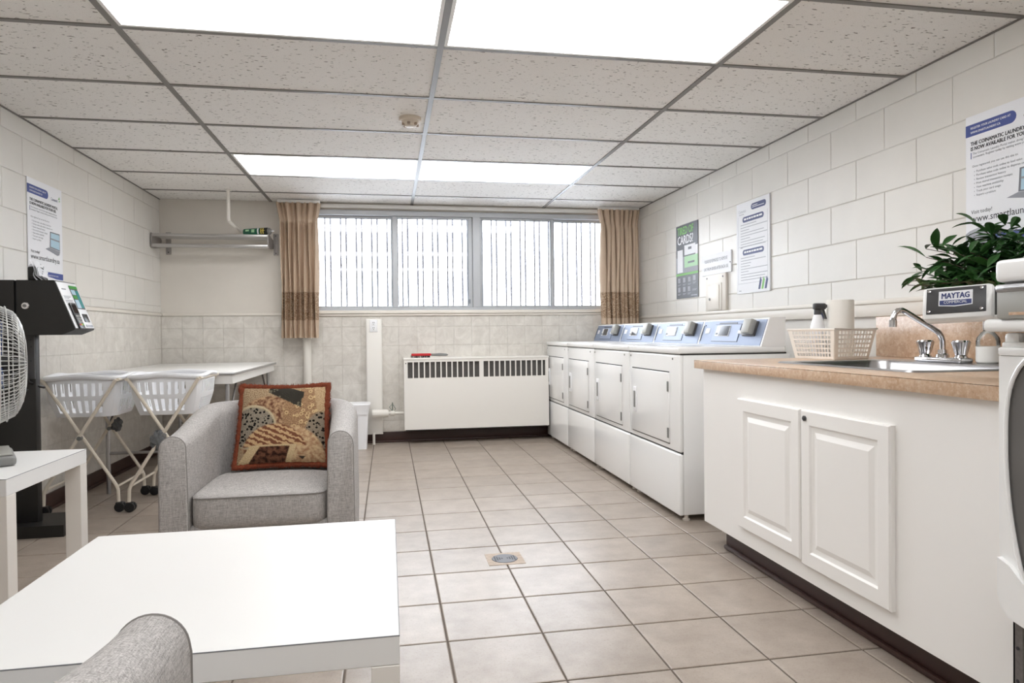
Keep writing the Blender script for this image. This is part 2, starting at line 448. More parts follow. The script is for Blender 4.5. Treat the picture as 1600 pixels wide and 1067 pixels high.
def thing(name, label, cat, loc=(0, 0, 0), rotz=0, group=None, local=False):
    o = bpy.data.objects.new(name, None); C.objects.link(o); o.empty_display_size = 0.05
    o.location = loc; o.rotation_euler = (0, 0, rotz)
    o['label'] = label; o['category'] = cat
    if group: o['group'] = group
    ORG[o.name] = (0, 0, 0) if local else tuple(loc)
    return o

def root_of(o):
    while o.parent: o = o.parent
    return o

def part(name, mb, material, parent, label=None, **kw):
    off = ORG.get(root_of(parent).name, (0, 0, 0))
    o = bpy.data.objects.new(name, mesh_of(name, mb, material, off, **kw)); C.objects.link(o); o.parent = parent
    if label: o['label'] = label
    return o

def single(name, mb, material, label, cat, group=None, base=None, **kw):
    xs = [p[0] for p in mb.v]; ys = [p[1] for p in mb.v]; zs = [p[2] for p in mb.v]
    b = base or ((min(xs) + max(xs)) / 2, (min(ys) + max(ys)) / 2, min(zs))
    o = bpy.data.objects.new(name, mesh_of(name, mb, material, b, **kw)); C.objects.link(o); o.location = b
    o['label'] = label; o['category'] = cat
    if group: o['group'] = group
    return o

def struct(name, mb, material, parent=None, **kw):
    o = bpy.data.objects.new(name, mesh_of(name, mb, material, (0, 0, 0), **kw)); C.objects.link(o)
    if parent: o.parent = parent
    else: o['kind'] = 'structure'
    return o

def place(name, me, loc, parent):
    o = bpy.data.objects.new(name, me); C.objects.link(o); o.parent = parent; o.location = loc; return o

def copy_tree(o, parent=None):
    c = o.copy(); C.objects.link(c)
    if parent: c.parent = parent
    for ch in list(o.children): copy_tree(ch, c)
    return c

VX, VY, VZ = Vector((1, 0, 0)), Vector((0, 1, 0)), Vector((0, 0, 1))
def fr_right(y, z, x=RW): return (Vector((x, y, z)), -VY, VZ, -VX)     # reading frame on the right wall
def fr_left(y, z, x=LW): return (Vector((x, y, z)), VY, VZ, VX)
def fr_back(x, z, y=BW): return (Vector((x, y, z)), VX, VZ, -VY)

def text(name, body, size, fr, u, v, wof, material, parent, align='LEFT', sx=1.0, shear=0.0, bold=0.0):
    cu = bpy.data.curves.new(name, 'FONT'); cu.body = body; cu.size = size; cu.align_x = align; cu.resolution_u = 2; cu.shear = shear
    cu.fill_mode = 'FRONT'
    t = bpy.data.objects.new(name, cu); C.objects.link(t)
    dg = bpy.context.evaluated_depsgraph_get(); dg.update()
    me = bpy.data.meshes.new_from_object(t.evaluated_get(dg)); me.name = name
    bpy.data.objects.remove(t); bpy.data.curves.remove(cu)
    o, U, V, W = fr; off = Vector(ORG.get(root_of(parent).name, (0, 0, 0)))
    for vt in me.vertices:
        x, y = vt.co.x * sx, vt.co.y
        vt.co = o + U * (u + x) + V * (v + y) + W * wof - off
    if bold:                                  # heavier strokes: the outline repeated with tiny shifts
        bm = bmesh.new(); bm.from_mesh(me); src = list(bm.verts) + list(bm.edges) + list(bm.faces)
        for du, dv, dw in ((bold, 0, 2e-5), (-bold, 0, 4e-5), (0, bold * .7, 6e-5), (0, -bold * .7, 8e-5)):
            g = bmesh.ops.duplicate(bm, geom=src)
            bmesh.ops.translate(bm, verts=[e for e in g['geom'] if isinstance(e, bmesh.types.BMVert)], vec=U * du + V * dv + W * dw)
        bm.to_mesh(me); bm.free()
    me.materials.clear(); me.materials.append(material)
    ob = bpy.data.objects.new(name, me); C.objects.link(ob); ob.parent = parent
    return ob

# ================================================================== SETTING
# ---- floor
X0, Y0, T = 0.1724, 3.3889, 0.30853
fb = MB(); fb.box(LW - 0.1, RW + 0.1, NEARW - 0.1, BW + 0.1, -0.12, -0.004)
floor = struct('floor', fb, M['grout'], smooth=False)
tile_cache = {}
def floor_tile(xa, xb, ya, yb):
    key = (round(xb - xa, 3), round(yb - ya, 3))
    if key not in tile_cache:
        b = MB(); w_, h_ = xb - xa, yb - ya
        e = 0.003
        b.add([(0, 0, -.008), (w_, 0, -.008), (w_, h_, -.008), (0, h_, -.008), (0, 0, -.0015), (w_, 0, -.0015), (w_, h_, -.0015), (0, h_, -.0015), (e, e, 0), (w_ - e, e, 0), (w_ - e, h_ - e, 0), (e, h_ - e, 0)],
              [(0, 1, 5, 4), (1, 2, 6, 5), (2, 3, 7, 6), (3, 0, 4, 7), (4, 5, 9, 8), (5, 6, 10, 9), (6, 7, 11, 10), (7, 4, 8, 11), (8, 9, 10, 11)])
        tile_cache[key] = mesh_of('floor_tile', b, M['floor_tile'], smooth=False, recalc=False)
    place('floor_tile', tile_cache[key], (xa, ya, 0), floor)
J = 0.0031
cols = [X0 + i * T for i in range(-8, 9)]
rows = [Y0 + i * T for i in range(-8, 11)]
DX0, DX1, DY0, DY1 = 0.404, 0.561, 2.82, 2.972
for i in range(len(cols) - 1):
    xa, xb = max(cols[i], LW) + J, min(cols[i + 1], RW) - J
    if xb - xa < 0.02: continue
    for j in range(len(rows) - 1):
        ya, yb = rows[j] + J, min(rows[j + 1], BW) - J
        if yb - ya < 0.02: continue
        floor_tile(xa, xb, ya, yb)
b = MB(); b.box(LW, RW, NEARW, rows[0] - J, -0.008, 0.0)
o = struct('near_floor_tile', b, M['floor_tile'], floor, smooth=False)

# ---- ceiling
cb = MB(); cb.box(LW - 0.1, RW + 0.1, NEARW - 0.1, BW + 0.1, CE + 0.07, CE + 0.2)
ceiling = struct('ceiling', cb, M['ceil_paint'], smooth=False)
CX = [LW, -0.9934, 0.2258, 1.445, RW]
CY = [2.8139 + 0.6096 * n for n in range(-8, 6)] + [BW]
LIT = {(1, 7), (2, 7), (1, 11), (2, 11), (1, 3), (2, 3)}      # (column, row) of lit panels; the row behind the camera is added for fill
ct_cache = {}
G = 0.011
for i in range(4):
    for j in range(len(CY) - 1):
        if (i, j) in LIT: continue
        xa, xb, ya, yb = CX[i] + G, CX[i + 1] - G, CY[j] + G, CY[j + 1] - G
        key = (round(xb - xa, 3), round(yb - ya, 3))
        if key not in ct_cache:
            b = MB(); b.box(0, key[0], 0, key[1], 0.004, 0.02)
            ct_cache[key] = mesh_of('ceiling_tile', b, M['ceil_tile'], smooth=False)
        place('ceiling_tile', ct_cache[key], (xa, ya, CE), ceiling)
for x in CX[1:4]:
    b = MB(); b.box(x - 0.0125, x + 0.0125, CY[0] - .2, BW, CE - 0.001, CE + 0.004); b.box(x - 0.002, x + 0.002, CY[0] - .2, BW, CE + .004, CE + .035)
    struct('main_tee', b, M['tee'], ceiling, smooth=False)
for j in range(len(CY) - 1):
    for i in range(4):
        b = MB(); b.box(CX[i] + (0.0125 if i else 0), CX[i + 1] - 0.0125, CY[j] - 0.0115, CY[j] + 0.0115, CE - 0.0005, CE + 0.004)
        struct('cross_tee', b, M['tee'], ceiling, smooth=False)
for (xa, xb) in ((LW, LW + 0.012), (RW - 0.012, RW)):
    b = MB(); b.box(xa, xb, NEARW, BW, CE - 0.002, CE + 0.003); struct('wall_angle', b, M['tee'], ceiling, smooth=False)
# lit panels
names = {(1, 7): 'bright recessed ceiling light panel, left one of the near pair',
         (2, 7): 'bright recessed ceiling light panel, right one of the near pair',
         (1, 11): 'lit ceiling panel nearest the window, left of the central ceiling tee',
         (2, 11): 'lit ceiling panel nearest the window, right of the central ceiling tee',
         (1, 3): 'added unseen ceiling panel for fill light behind the camera, left of the central tee',  # unseen pair, put in as fill light
         (2, 3): 'added unseen ceiling panel for fill light behind the camera, right of the central tee'}
for (i, j), lab in names.items():
    xa, xb, ya, yb = CX[i] + 0.013, CX[i + 1] - 0.013, CY[j] + 0.012, CY[j + 1] - 0.012
    t = thing('ceiling_light', lab, 'light', ((xa + xb) / 2, (ya + yb) / 2, CE), group='recessed ceiling light panels')
    b = MB(); e = 0.014
    b.box(xa, xb, ya, ya + e, CE, CE + .012); b.box(xa, xb, yb - e, yb, CE, CE + .012); b.box(xa, xa + e, ya + e, yb - e, CE, CE + .012); b.box(xb - e, xb, ya + e, yb - e, CE, CE + .012)
    part('frame', b, M['white_satin'], t, smooth=False)
    b = MB(); b.box(xa + e, xb - e, ya + e, yb - e, CE + 0.006, CE + 0.01)
    part('diffuser', b, M['diffuser'], t, smooth=False)
    b = MB(); b.box(xa, xb, ya, yb, CE + .05, CE + .06); part('housing', b, M['white_satin'], t, smooth=False)

# ---- walls of painted block and marbled tile
RAIL_Z = 1.15
def block_wall(wall, side, x, ya_, yb_, z_low, yoff):
    """blocks as parts, 0.4064 x 0.2032 running bond"""
    L, Hh, g, d = 0.4064, 0.2032, 0.0014, 0.005
    cache = {}
    course = 0; z1 = CE
    zs = [CE, 2.042] + [2.042 - Hh * k for k in range(1, 8)]
    for c in range(len(zs) - 1):
        zt, zb = zs[c], max(zs[c + 1], z_low)
        if zt - zb < 0.03: break
        o_ = yoff + (0 if c % 2 else L / 2)
        k0 = math.floor((ya_ - o_) / L)
        yy = o_ + k0 * L
        while yy < yb_:
            a, e = max(yy, ya_) + g, min(yy + L, yb_) - g
            if e - a > 0.02:
                key = (round(e - a, 3), round(zt - zb, 3))
                if key not in cache:
                    w_, h_ = key[0], key[1] - 2 * g; q = 0.004
                    sgn = -1 if side == 'right' else 1
                    b = MB()
                    X = [0, sgn * (d - .0015), sgn * d]
                    b.add([(X[0], 0, 0), (X[0], w_, 0), (X[0], w_, h_), (X[0], 0, h_), (X[1], 0, 0), (X[1], w_, 0), (X[1], w_, h_), (X[1], 0, h_),
                           (X[2], q, q), (X[2], w_ - q, q), (X[2], w_ - q, h_ - q), (X[2], q, h_ - q)],
                          [(0, 1, 5, 4), (1, 2, 6, 5), (2, 3, 7, 6), (3, 0, 4, 7), (4, 5, 9, 8), (5, 6, 10, 9), (6, 7, 11, 10), (7, 4, 8, 11), (8, 9, 10, 11)])
                    cache[key] = mesh_of('wall_block', b, M['wall_paint'], smooth=False)
                place('wall_block', cache[key], (x, a, zb + g), wall)
            yy += L

b = MB(); b.box(RW, RW + 0.12, NEARW, BW + .12, -0.02, CE + .05)
wall_right = struct('wall_right', b, M['mortar'], smooth=False)
block_wall(wall_right, 'right', RW, 1.0, BW, 1.10, 2.536)
b = MB(); b.box(LW - 0.12, LW, NEARW, BW + .12, -0.02, CE + .05)
wall_left = struct('wall_left', b, M['mortar'], smooth=False)
block_wall(wall_left, 'left', LW, 1.4, BW, RAIL_Z + .024, 5.267)
b = MB(); b.box(LW - .12, RW + .12, NEARW - .12, NEARW, -0.02, CE + .05)
struct('wall_near', b, M['plaster'], smooth=False)
# back wall with a window opening
WX0, WX1, WZ0, WZ1 = -0.70, 2.28, 1.185, 2.085
b = MB(); T_ = 0.2
b.box(LW, WX0, BW, BW + T_, -0.02, CE + .05); b.box(WX1, RW, BW, BW + T_, -0.02, CE + .05)
b.box(WX0, WX1, BW, BW + T_, -0.02, WZ0); b.box(WX0, WX1, BW, BW + T_, WZ1, CE + .05)
wall_back = struct('wall_back', b, M['plaster'], smooth=False)
# marbled wall tiles
TW, TH = 0.166, 0.170
zrows = [1.148, 1.04, 0.87, 0.70, 0.53, 0.36, 0.19, 0.09]
cache = {}
def wall_tile(parent, side, a, e, zb, zt):
    key = (side, round(e - a, 3), round(zt - zb, 3))
    if key not in cache:
        w_, h_, g = key[1] - .0014, key[2] - .0014, 0.0007
        b = MB(); q = .0025
        if side == 'back':
            P = lambda u, v, d: (u, -d, v)
        else:
            P = lambda u, v, d: (d, u, v)
        b.add([P(0, 0, 0), P(w_, 0, 0), P(w_, h_, 0), P(0, h_, 0), P(0, 0, .0025), P(w_, 0, .0025), P(w_, h_, .0025), P(0, h_, .0025), P(q, q, .004), P(w_ - q, q, .004), P(w_ - q, h_ - q, .004), P(q, h_ - q, .004)],
              [(0, 1, 5, 4), (1, 2, 6, 5), (2, 3, 7, 6), (3, 0, 4, 7), (4, 5, 9, 8), (5, 6, 10, 9), (6, 7, 11, 10), (7, 4, 8, 11), (8, 9, 10, 11)])
        cache[key] = mesh_of('wall_tile', b, M['wall_tile'], smooth=False)
    loc = (a + .0007, BW, zb + .0007) if side == 'back' else (LW, a + .0007, zb + .0007)
    place('wall_tile', cache[key], loc, parent)
for r in range(len(zrows) - 1):
    x = LW + 0.006
    while x < RW - .01:
        e = min(x + TW, RW); wall_tile(wall_back, 'back', x, e, zrows[r + 1], zrows[r]); x += TW
    y = BW - .006
    while y > 1.6:
        wall_tile(wall_left, 'left', max(y - TW, 1.5), y, zrows[r + 1], zrows[r]); y -= TW
# rails
b = MB(); b.bbox(LW, LW + .014, 0.5, BW, 1.148, 1.172, .004)
struct('trim_1', b, M['trim_cream'])
b = MB(); b.bbox(LW + .016, WX0 - .005, BW - .016, BW, 1.148, 1.172, .004)
struct('trim_2', b, M['trim_cream'])
b = MB(); b.bbox(RW - .022, RW, 1.0, BW - .02, 1.034, 1.105, .006); b.bbox(RW - .03, RW, 1.0, BW - .02, 1.096, 1.118, .004)
struct('trim_3', b, M['trim_cream'])
# baseboards
b = MB(); b.bbox(LW + .02, RW, BW - .014, BW, 0, .095, .004); b.bbox(LW + .02, RW, BW - .026, BW, 0, .018, .006)
struct('baseboard_back', b, M['base_brown'])
b = MB(); b.bbox(LW, LW + .014, .5, BW, 0, .095, .004); b.bbox(LW, LW + .026, .5, BW, 0, .018, .006)
struct('baseboard_left', b, M['base_brown'])
b = MB(); b.box(RW - .014, RW, NEARW, BW - .03, 0, .095)
struct('baseboard_right', b, M['base_brown'])
# ground outside
b = MB(); b.box(-9, 11, BW + .25, BW + 14, .9, 1.0)
struct('ground', b, M['snow'], smooth=False)

# ---- window
win = MB()
yF0, yF1 = BW - .012, BW + .11
def fbox(b, x0, x1, z0, z1, y0=yF0, y1=yF1, bev=.003): b.bbox(x0, x1, y0, y1, z0, z1, bev, 1)
fbox(win, WX0, WX1, WZ0, WZ0 + .03); fbox(win, WX0, WX1, WZ1 - .045, WZ1); fbox(win, WX0, WX0 + .03, WZ0 + .03, WZ1 - .045); fbox(win, WX1 - .03, WX1, WZ0 + .03, WZ1 - .045)
window = struct('window_1', win, M['alu'])
b = MB(); fbox(b, .775, .845, WZ0 + .03, WZ1 - .045); part('centre_mullion', b, M['alu'], window)
def sash(x0, x1, y, wl, wr, name='sash'):
    z0, z1 = WZ0 + .03, WZ1 - .045
    b = MB(); ya, yb = y, y + .028
    b.bbox(x0, x0 + wl, ya, yb, z0, z1, .003, 1); b.bbox(x1 - wr, x1, ya, yb, z0, z1, .003, 1)
    b.bbox(x0 + wl, x1 - wr, ya, yb, z0, z0 + .016, .003, 1); b.bbox(x0 + wl, x1 - wr, ya, yb, z1 - .02, z1, .003, 1)
    s_ = part(name, b, M['alu'], window)
    b = MB(); b.box(x0 + wl, x1 - wr, y + .012, y + .016, z0 + .016, z1 - .02)
    part('pane', b, M['glass'], s_, smooth=False)
    b = MB(); b.box(x0 + wl, x0 + wl + .006, ya - .002, ya, z0 + .016, z1 - .02); b.box(x1 - wr - .006, x1 - wr, ya - .002, ya, z0 + .016, z1 - .02); b.box(x0 + wl, x1 - wr, ya - .002, ya, z1 - .026, z1 - .02)
    part('gasket', b, M['alu_dark'], s_, smooth=False)
    return s_
sash(WX0 + .03, 0.085, BW + .055, .02, .045)
s2 = sash(0.05, 0.775, BW + .015, .045, .038)
sash(.845, 1.545, BW + .015, .018, .03)
sash(1.52, WX1 - .03, BW + .055, .03, .02)
b = MB(); b.bbox(.738, .752, BW + .003, BW + .014, 1.25, 1.29, .003); part('latch', b, M['alu_dark'], s2)
b = MB(); b.bbox(WX0 - .03, WX1 + .03, BW - .03, BW + .01, WZ0 - .026, WZ0 + .004, .005); b.bbox(WX0 - .03, WX1 + .03, BW - .02, BW, WZ0 - .045, WZ0 - .028, .004)
part('window_sill', b, M['trim_cream'], window)
b = MB(); b.bbox(WX0 - .2, WX1 + .05, BW - .05, BW - .03, CE - .045, CE - .012, .004)
struct('trim_4', b, M['white_satin'])
# security grille outside
gr = thing('security_grille', 'grey vertical security bars outside the window', 'grille', (.79, BW + .3, 1.05))
x = -.80; k = 0
while x < 2.4:
    b = MB(); b.tube([(x, BW + .3, 1.05), (x, BW + .3, 2.35)], .0088, 8); part('bar', b, M['bar'], gr)
    x += .092 if k % 2 == 0 else .05; k += 1
b = MB(); b.box(-.85, 2.45, BW + .29, BW + .31, 2.3, 2.33); part('top_rail', b, M['bar'], gr)
b = MB(); b.box(-.85, 2.45, BW + .29, BW + .31, 1.06, 1.09); part('bottom_rail', b, M['bar'], gr)

# ================================================================== DRYERS
def build_dryer():
    y0, y1 = 3.263, 3.992
    t = thing('clothes_dryer', '', 'dryer', (1.76, (y0 + y1) / 2, 0), group='row of white clothes dryers')
    b = MB(); b.bbox(1.472, 2.073, y0 + .002, y1 - .002, .032, .852, .008); part('cabinet', b, M['white_gloss'], t)
    b = MB(); b.bbox(1.453, 1.476, y0, y1, .353, .852, .009, 3); part('front_panel', b, M['white_gloss'], t)
    b = MB(); b.bbox(1.449, 1.476, y0, y1, .03, .346, .01, 3); part('lower_panel', b, M['white_gloss'], t)
    b = MB(); b.bbox(1.446, 2.046, y0 - .001, y1 + .001, .856, .890, .009, 3); part('lid', b, M['white_gloss'], t)
    b = MB(); b.box(1.46, 2.05, y0 + .003, y1 - .003, .85, .858); part('lid_seam', b, M['dark_void'], t, smooth=False)
    b = MB(); b.box(1.4500, 1.456, 3.390, 3.938, .3805, .7615); part('door_gap_shade', b, M['dark_void'], t, smooth=False)  # dark box painting the shade in the gap above and below the door
    b = MB(); b.box(1.462, 1.474, y0 + .004, y1 - .004, .342, .358); part('panel_seam', b, M['dark_void'], t, smooth=False)
    d = MB(); d.bbox(1.4435, 1.4545, 3.386, 3.942, .386, .756, .004); dr = part('door', d, M['white_gloss'], t)
    b = MB(); b.bbox(1.438, 1.446, 3.846, 3.898, .497, .648, .006); hd = part('handle', b, M['plastic_white'], dr)
    b = MB(); b.box(1.4368, 1.439, 3.858, 3.886, .525, .622); part('grip_recess', b, M['midgrey'], dr, smooth=False)
    for z in (.412, .656):
        b = MB(); b.bbox(1.4405, 1.446, 3.383, 3.400, z, z + .054, .002); part('hinge', b, M['midgrey'], dr)
    for y in (3.345, 3.965):
        b = MB(); b.lathe([(.006, 1.4505), (.006, 1.455)], (0, y, .83), 'x', 10); part('screw', b, M['midgrey'], t)
    for x in (1.50, 2.03):
        for y in (y0 + .035, y1 - .04):
            b = MB(); b.lathe([(.019, 0), (.019, .007), (.011, .012), (.011, .034)], (x, y, 0), 'z', 12); part('foot', b, M['plastic_cream'], t)
    # console
    b = MB(); b.prism([(1.905, .889), (1.955, 1.034), (1.966, 1.041), (2.045, 1.041), (2.045, .889)], 'y', y0 + .001, y1 - .001)
    cs = part('console', b, M['white_gloss'], t)
    V = Vector((.05, 0, .145)).normalized(); N = Vector((-.145, 0, .05)).normalized()
    fr = (Vector((1.905, y1 - .006, .889)), -VY, V, N)
    W_, H_ = y1 - y0 - .012, .153
    b = MB(); b.obox(fr, 0, W_ - .008, .004, H_ - .004, 0, .003); part('control_panel', b, M['panel_blue'], t, smooth=False)
    b = MB(); b.obox(fr, .155, .465, .020, .128, .003, .0045); part('inset_edge', b, M['panel_edge'], t, smooth=False)
    b = MB(); b.obox(fr, .158, .462, .024, .124, .003, .006); ins = part('control_inset', b, M['panel_lite'], t, smooth=False)
    b = MB(); b.obox(fr, .20, .41, .128, .137, .003, .005); part('vent_strip', b, M['panel_edge'], t, smooth=False)
    b = MB(); b.obox(fr, .19, .352, .052, .118, .006, .010, .002); part('display_bezel', b, M['plastic_white'], ins)
    b = MB(); b.obox(fr, .236, .348, .055, .115, .0098, .0112); part('display', b, M['screen'], ins, smooth=False)
    for kx in (.20, .215):
        b = MB(); b.obox(fr, kx, kx + .01, .062, .072, .010, .0115); part('button', b, M['panel_edge'], ins, smooth=False)
    b = MB(); b.obox(fr, .045, .10, .07, .105, .003, .005, .002); part('badge', b, M['paper'], t)
    b = MB(); b.obox(fr, .006, .012, .02, .12, .003, .006); part('trim_slot', b, M['panel_edge'], t, smooth=False)
    b = MB(); b.lathe([(.004, 0), (.004, .003)], (0, 0, 0), 'z', 8)
    o_, U, V_, W2 = fr
    b.v = [tuple(o_ + U * (p[0] + .028) + V_ * (p[1] + .122) + W2 * (p[2] + .003)) for p in b.v]; part('rivet', b, M['ink'], t)
    b = MB(); b.obox(fr, .510, .640, .054, .138, .003, .012, .003); part('reader_plate', b, M['darkgrey'], t)
    b = MB(); b.obox(fr, .550, .632, .060, .142, .010, .050, .010); rd = part('card_reader', b, M['reader_grey'], t)
    b = MB(); b.obox(fr, .50, .556, .060, .080, .008, .036, .006); part('card_slot', b, M['plastic_white'], rd)
    b = MB(); b.obox(fr, .552, .556, .064, .074, .036, .040); part('slot_mouth', b, M['ink'], rd, smooth=False)
    b = MB(); b.obox(fr, .505, .542, .10, .145, .003, .02, .004); part('reader_keypad', b, M['panel_lite'], t)
    # rear flue
    b = MB(); b.lathe([(.05, 2.07), (.05, RW - .01)], (0, 3.5, .3), 'x', 16); part('exhaust_duct', b, M['galv'], t)
    return t
dry = build_dryer()
dl = ['white clothes dryer nearest the sink counter, its right side panel in full view',
      'second white clothes dryer from the sink counter',
      'third white clothes dryer from the sink counter, second from the radiator',
      'white clothes dryer farthest from the sink counter, beside the radiator']
for k in range(4):
    o = dry if k == 0 else copy_tree(dry)
    o['label'] = dl[k]; o.location.y = dry.location.y + .7355 * k

# ================================================================== SINK COUNTER
XF, XT = 1.41, 1.385
CY1, CY0 = 2.95, 1.31
ZC = .840
cab = thing('sink_cabinet', 'white painted sink cabinet with two raised-panel doors and brown toe kick', 'cabinet', (1.88, 2.1, 0))
b = MB(); b.box(XF, XF + .018, CY0, 2.905, .108, .80); b.box(XF + .018, RW - .02, 2.887, 2.905, .108, .80); b.box(XF + .018, RW - .02, CY0, CY0 + .018, 0, .80); b.box(XF + .018, RW - .02, CY0 + .018, 2.887, .12, .135)
part('carcass', b, M['cab_white'], cab, smooth=False)
b = MB(); b.box(1.478, 1.49, CY0, 2.83, 0, .118); b.bbox(1.462, 1.48, CY0, 2.83, 0, .02, .008); b.box(1.49, 1.9, 2.80, 2.83, 0, .118)
part('toe_kick', b, M['base_brown'], cab)
def raised_door(y0, y1, z0, z1, nm):
    x = XF - .019
    b = MB()
    loops = [(0, 0, .0), (0, 0, .014), (.004, .004, .019), (.048, .048, .019), (.054, .054, .0135), (.064, .064, .0115), (.070, .070, .0115), (.088, .088, .0175), (.5, .5, .0175)]
    vs = []; fs = []
    for (a, c, h) in loops[:-1]:
        vs += [(XF - h, y0 + a, z0 + c), (XF - h, y1 - a, z0 + c), (XF - h, y1 - a, z1 - c), (XF - h, y0 + a, z1 - c)]
    n = len(loops) - 1
    for i in range(n - 1):
        for k in range(4): fs.append((i * 4 + k, i * 4 + (k + 1) % 4, (i + 1) * 4 + (k + 1) % 4, (i + 1) * 4 + k))
    fs.append(tuple((n - 1) * 4 + k for k in range(4))); fs.append((3, 2, 1, 0))
    b.add(vs, fs)
    return part('door', b, M['cab_white'], cab, angle=.25)
raised_door(2.143, 2.57, .178, .699, 'far')
dn = raised_door(1.71, 2.134, .168, .699, 'near')
b = MB(); b.lathe([(.009, XF - .024), (.009, XF - .019)], (0, 2.108, .672), 'x', 14); b.lathe([(.0055, XF - .027), (.0055, XF - .024)], (0, 2.108, .672), 'x', 12)
part('lock', b, M['darkgrey'], dn)

SX0, SX1, SY0, SY1 = 1.55, 2.13, 1.80, 2.56
ctp = thing('countertop', 'tan stone-pattern laminate countertop with tall matching backsplash', 'countertop', (1.88, 2.1, .802))
b = MB()
b.bbox(XT, SX0 + .03, CY0, CY1, .802, ZC, .0018); b.box(SX1 - .03, RW - .004, CY0, CY1 - .001, .802, ZC); b.box(SX0 + .03, SX1 - .03, SY1 - .03, CY1 - .001, .802, ZC); b.box(SX0 + .03, SX1 - .03, CY0, SY0 + .03, .802, ZC)
part('worktop', b, M['laminate'], ctp)
b = MB(); b.box(XT - .0004, XT + .001, CY0, CY1, ZC - .003, ZC - .0018); part('edge_seam', b, M['leaf_stem'], ctp, smooth=False)
b = MB(); b.bbox(RW - .026, RW - .006, CY0, CY1 + .03, ZC + .0005, 1.033, .003); part('backsplash', b, M['laminate'], ctp)

sk = thing('kitchen_sink', 'stainless steel drop-in sink set in the tan countertop', 'sink', (1.84, 2.18, .66))
b = MB()
def rrect(x0, x1, y0, y1, r, z, n=6):
    pts = []
    for (cx, cy, a0) in ((x1 - r, y1 - r, 0), (x0 + r, y1 - r, 90), (x0 + r, y0 + r, 180), (x1 - r, y0 + r, 270)):
        for k in range(n + 1):
            a = math.radians(a0 + 90 * k / n); pts.append((cx + r * math.cos(a), cy + r * math.sin(a), z))
    return pts
lp = [rrect(SX0, SX1, SY0, SY1, .04, ZC + .0005), rrect(SX0 + .006, SX1 - .006, SY0 + .006, SY1 - .006, .036, ZC + .006),
      rrect(SX0 + .035, SX1 - .12, SY0 + .035, SY1 - .035, .07, ZC + .004), rrect(SX0 + .042, SX1 - .127, SY0 + .042, SY1 - .042, .07, ZC - .006),
      rrect(SX0 + .06, SX1 - .14, SY0 + .06, SY1 - .06, .07, .70), rrect(SX0 + .10, SX1 - .18, SY0 + .10, SY1 - .10, .06, .672)]
n = len(lp[0]); vs = [p for L in lp for p in L]; fs = [(i * n + k, i * n + (k + 1) % n, (i + 1) * n + (k + 1) % n, (i + 1) * n + k) for i in range(len(lp) - 1) for k in range(n)]
fs.append(tuple((len(lp) - 1) * n + k for k in range(n))); b.add(vs, fs)
part('basin', b, M['steel'], sk, angle=.7, recalc=False)
b = MB(); b.lathe([(.04, .6725), (.042, .675), (.03, .676), (.028, .674)], (1.75, 2.18, 0), 'z', 20); part('drain', b, M['chrome'], sk)

fc = thing('faucet', 'chrome two-handle kitchen faucet with tall bent spout', 'faucet', (2.07, 2.262, ZC))
FY, FX = 2.262, 2.07
b = MB(); b.bbox(FX - .03, FX + .03, FY - .112, FY + .112, ZC + .005, ZC + .024, .007, 3); part('deck_plate', b, M['chrome'], fc)
b = MB(); b.lathe([(.024, ZC + .022), (.022, ZC + .034), (.016, ZC + .038), (.016, ZC + .052)], (FX, FY, 0), 'z', 18); part('spout_base', b, M['chrome'], fc)
pts = [(FX, FY, ZC + .04), (FX, FY, ZC + .085), (FX - .006, FY, ZC + .102), (FX - .02, FY, ZC + .12), (FX - .148, FY + .012, ZC + .196), (FX - .163, FY + .013, ZC + .203), (FX - .180, FY + .014, ZC + .202), (FX - .193, FY + .015, ZC + .190), (FX - .198, FY + .0155, ZC + .172), (FX - .199, FY + .0155, ZC + .162)]
b = MB(); b.tube(pts, .0105, 14); sp_ = part('spout', b, M['chrome'], fc)
b = MB(); b.lathe([(.0135, ZC + .140), (.0135, ZC + .166), (.011, ZC + .168)], (FX - .199, FY + .0155, 0), 'z', 16); part('aerator', b, M['chrome'], sp_)
for dy in (.085, -.085):
    b = MB(); prof = [(.024, ZC + .022), (.022, ZC + .028), (.017, ZC + .034)]
    b.lathe(prof, (FX, FY + dy, 0), 'z', 18)
    # fluted knob
    def kn(u, v):
        a = u * 2 * PI; r = (.018 + .012 * v) * (1 + .07 * math.cos(8 * a)); return (FX + r * math.cos(a), FY + dy + r * math.sin(a), ZC + .034 + .048 * v)
    b.grid(kn, 48, 4, True)
    b.lathe([(.030, ZC + .082), (.027, ZC + .088), (.012, ZC + .090)], (FX, FY + dy, 0), 'z', 24)
    part('handle', b, M['chrome'], fc)

# soap bottle
so = thing('soap_dispenser', 'clear glass pump bottle of white soap beside the chrome faucet', 'bottle', (2.112, 2.104, ZC))
cx, cy = 2.112, 2.104
b = MB(); b.lathe([(.034, ZC + .006), (.037, ZC + .012), (.037, ZC + .085), (.034, ZC + .098), (.022, ZC + .115), (.014, ZC + .122), (.014, ZC + .13)], (cx, cy, 0), 'z', 24); part('glass_bottle', b, M['bottle_glass'], so)
b = MB(); b.lathe([(.0335, ZC + .0065), (.0374, ZC + .0125), (.0374, ZC + .066), (.036, ZC + .067)], (cx, cy, 0), 'z', 24); part('soap', b, M['soap'], so)
b = MB(); b.lathe([(.0165, ZC + .125), (.0165, ZC + .158), (.005, ZC + .16), (.005, ZC + .185)], (cx, cy, 0), 'z', 18); b.tube([(cx, cy, ZC + .185), (cx - .05, cy, ZC + .183)], .006, 10); part('pump', b, M['chrome'], so)

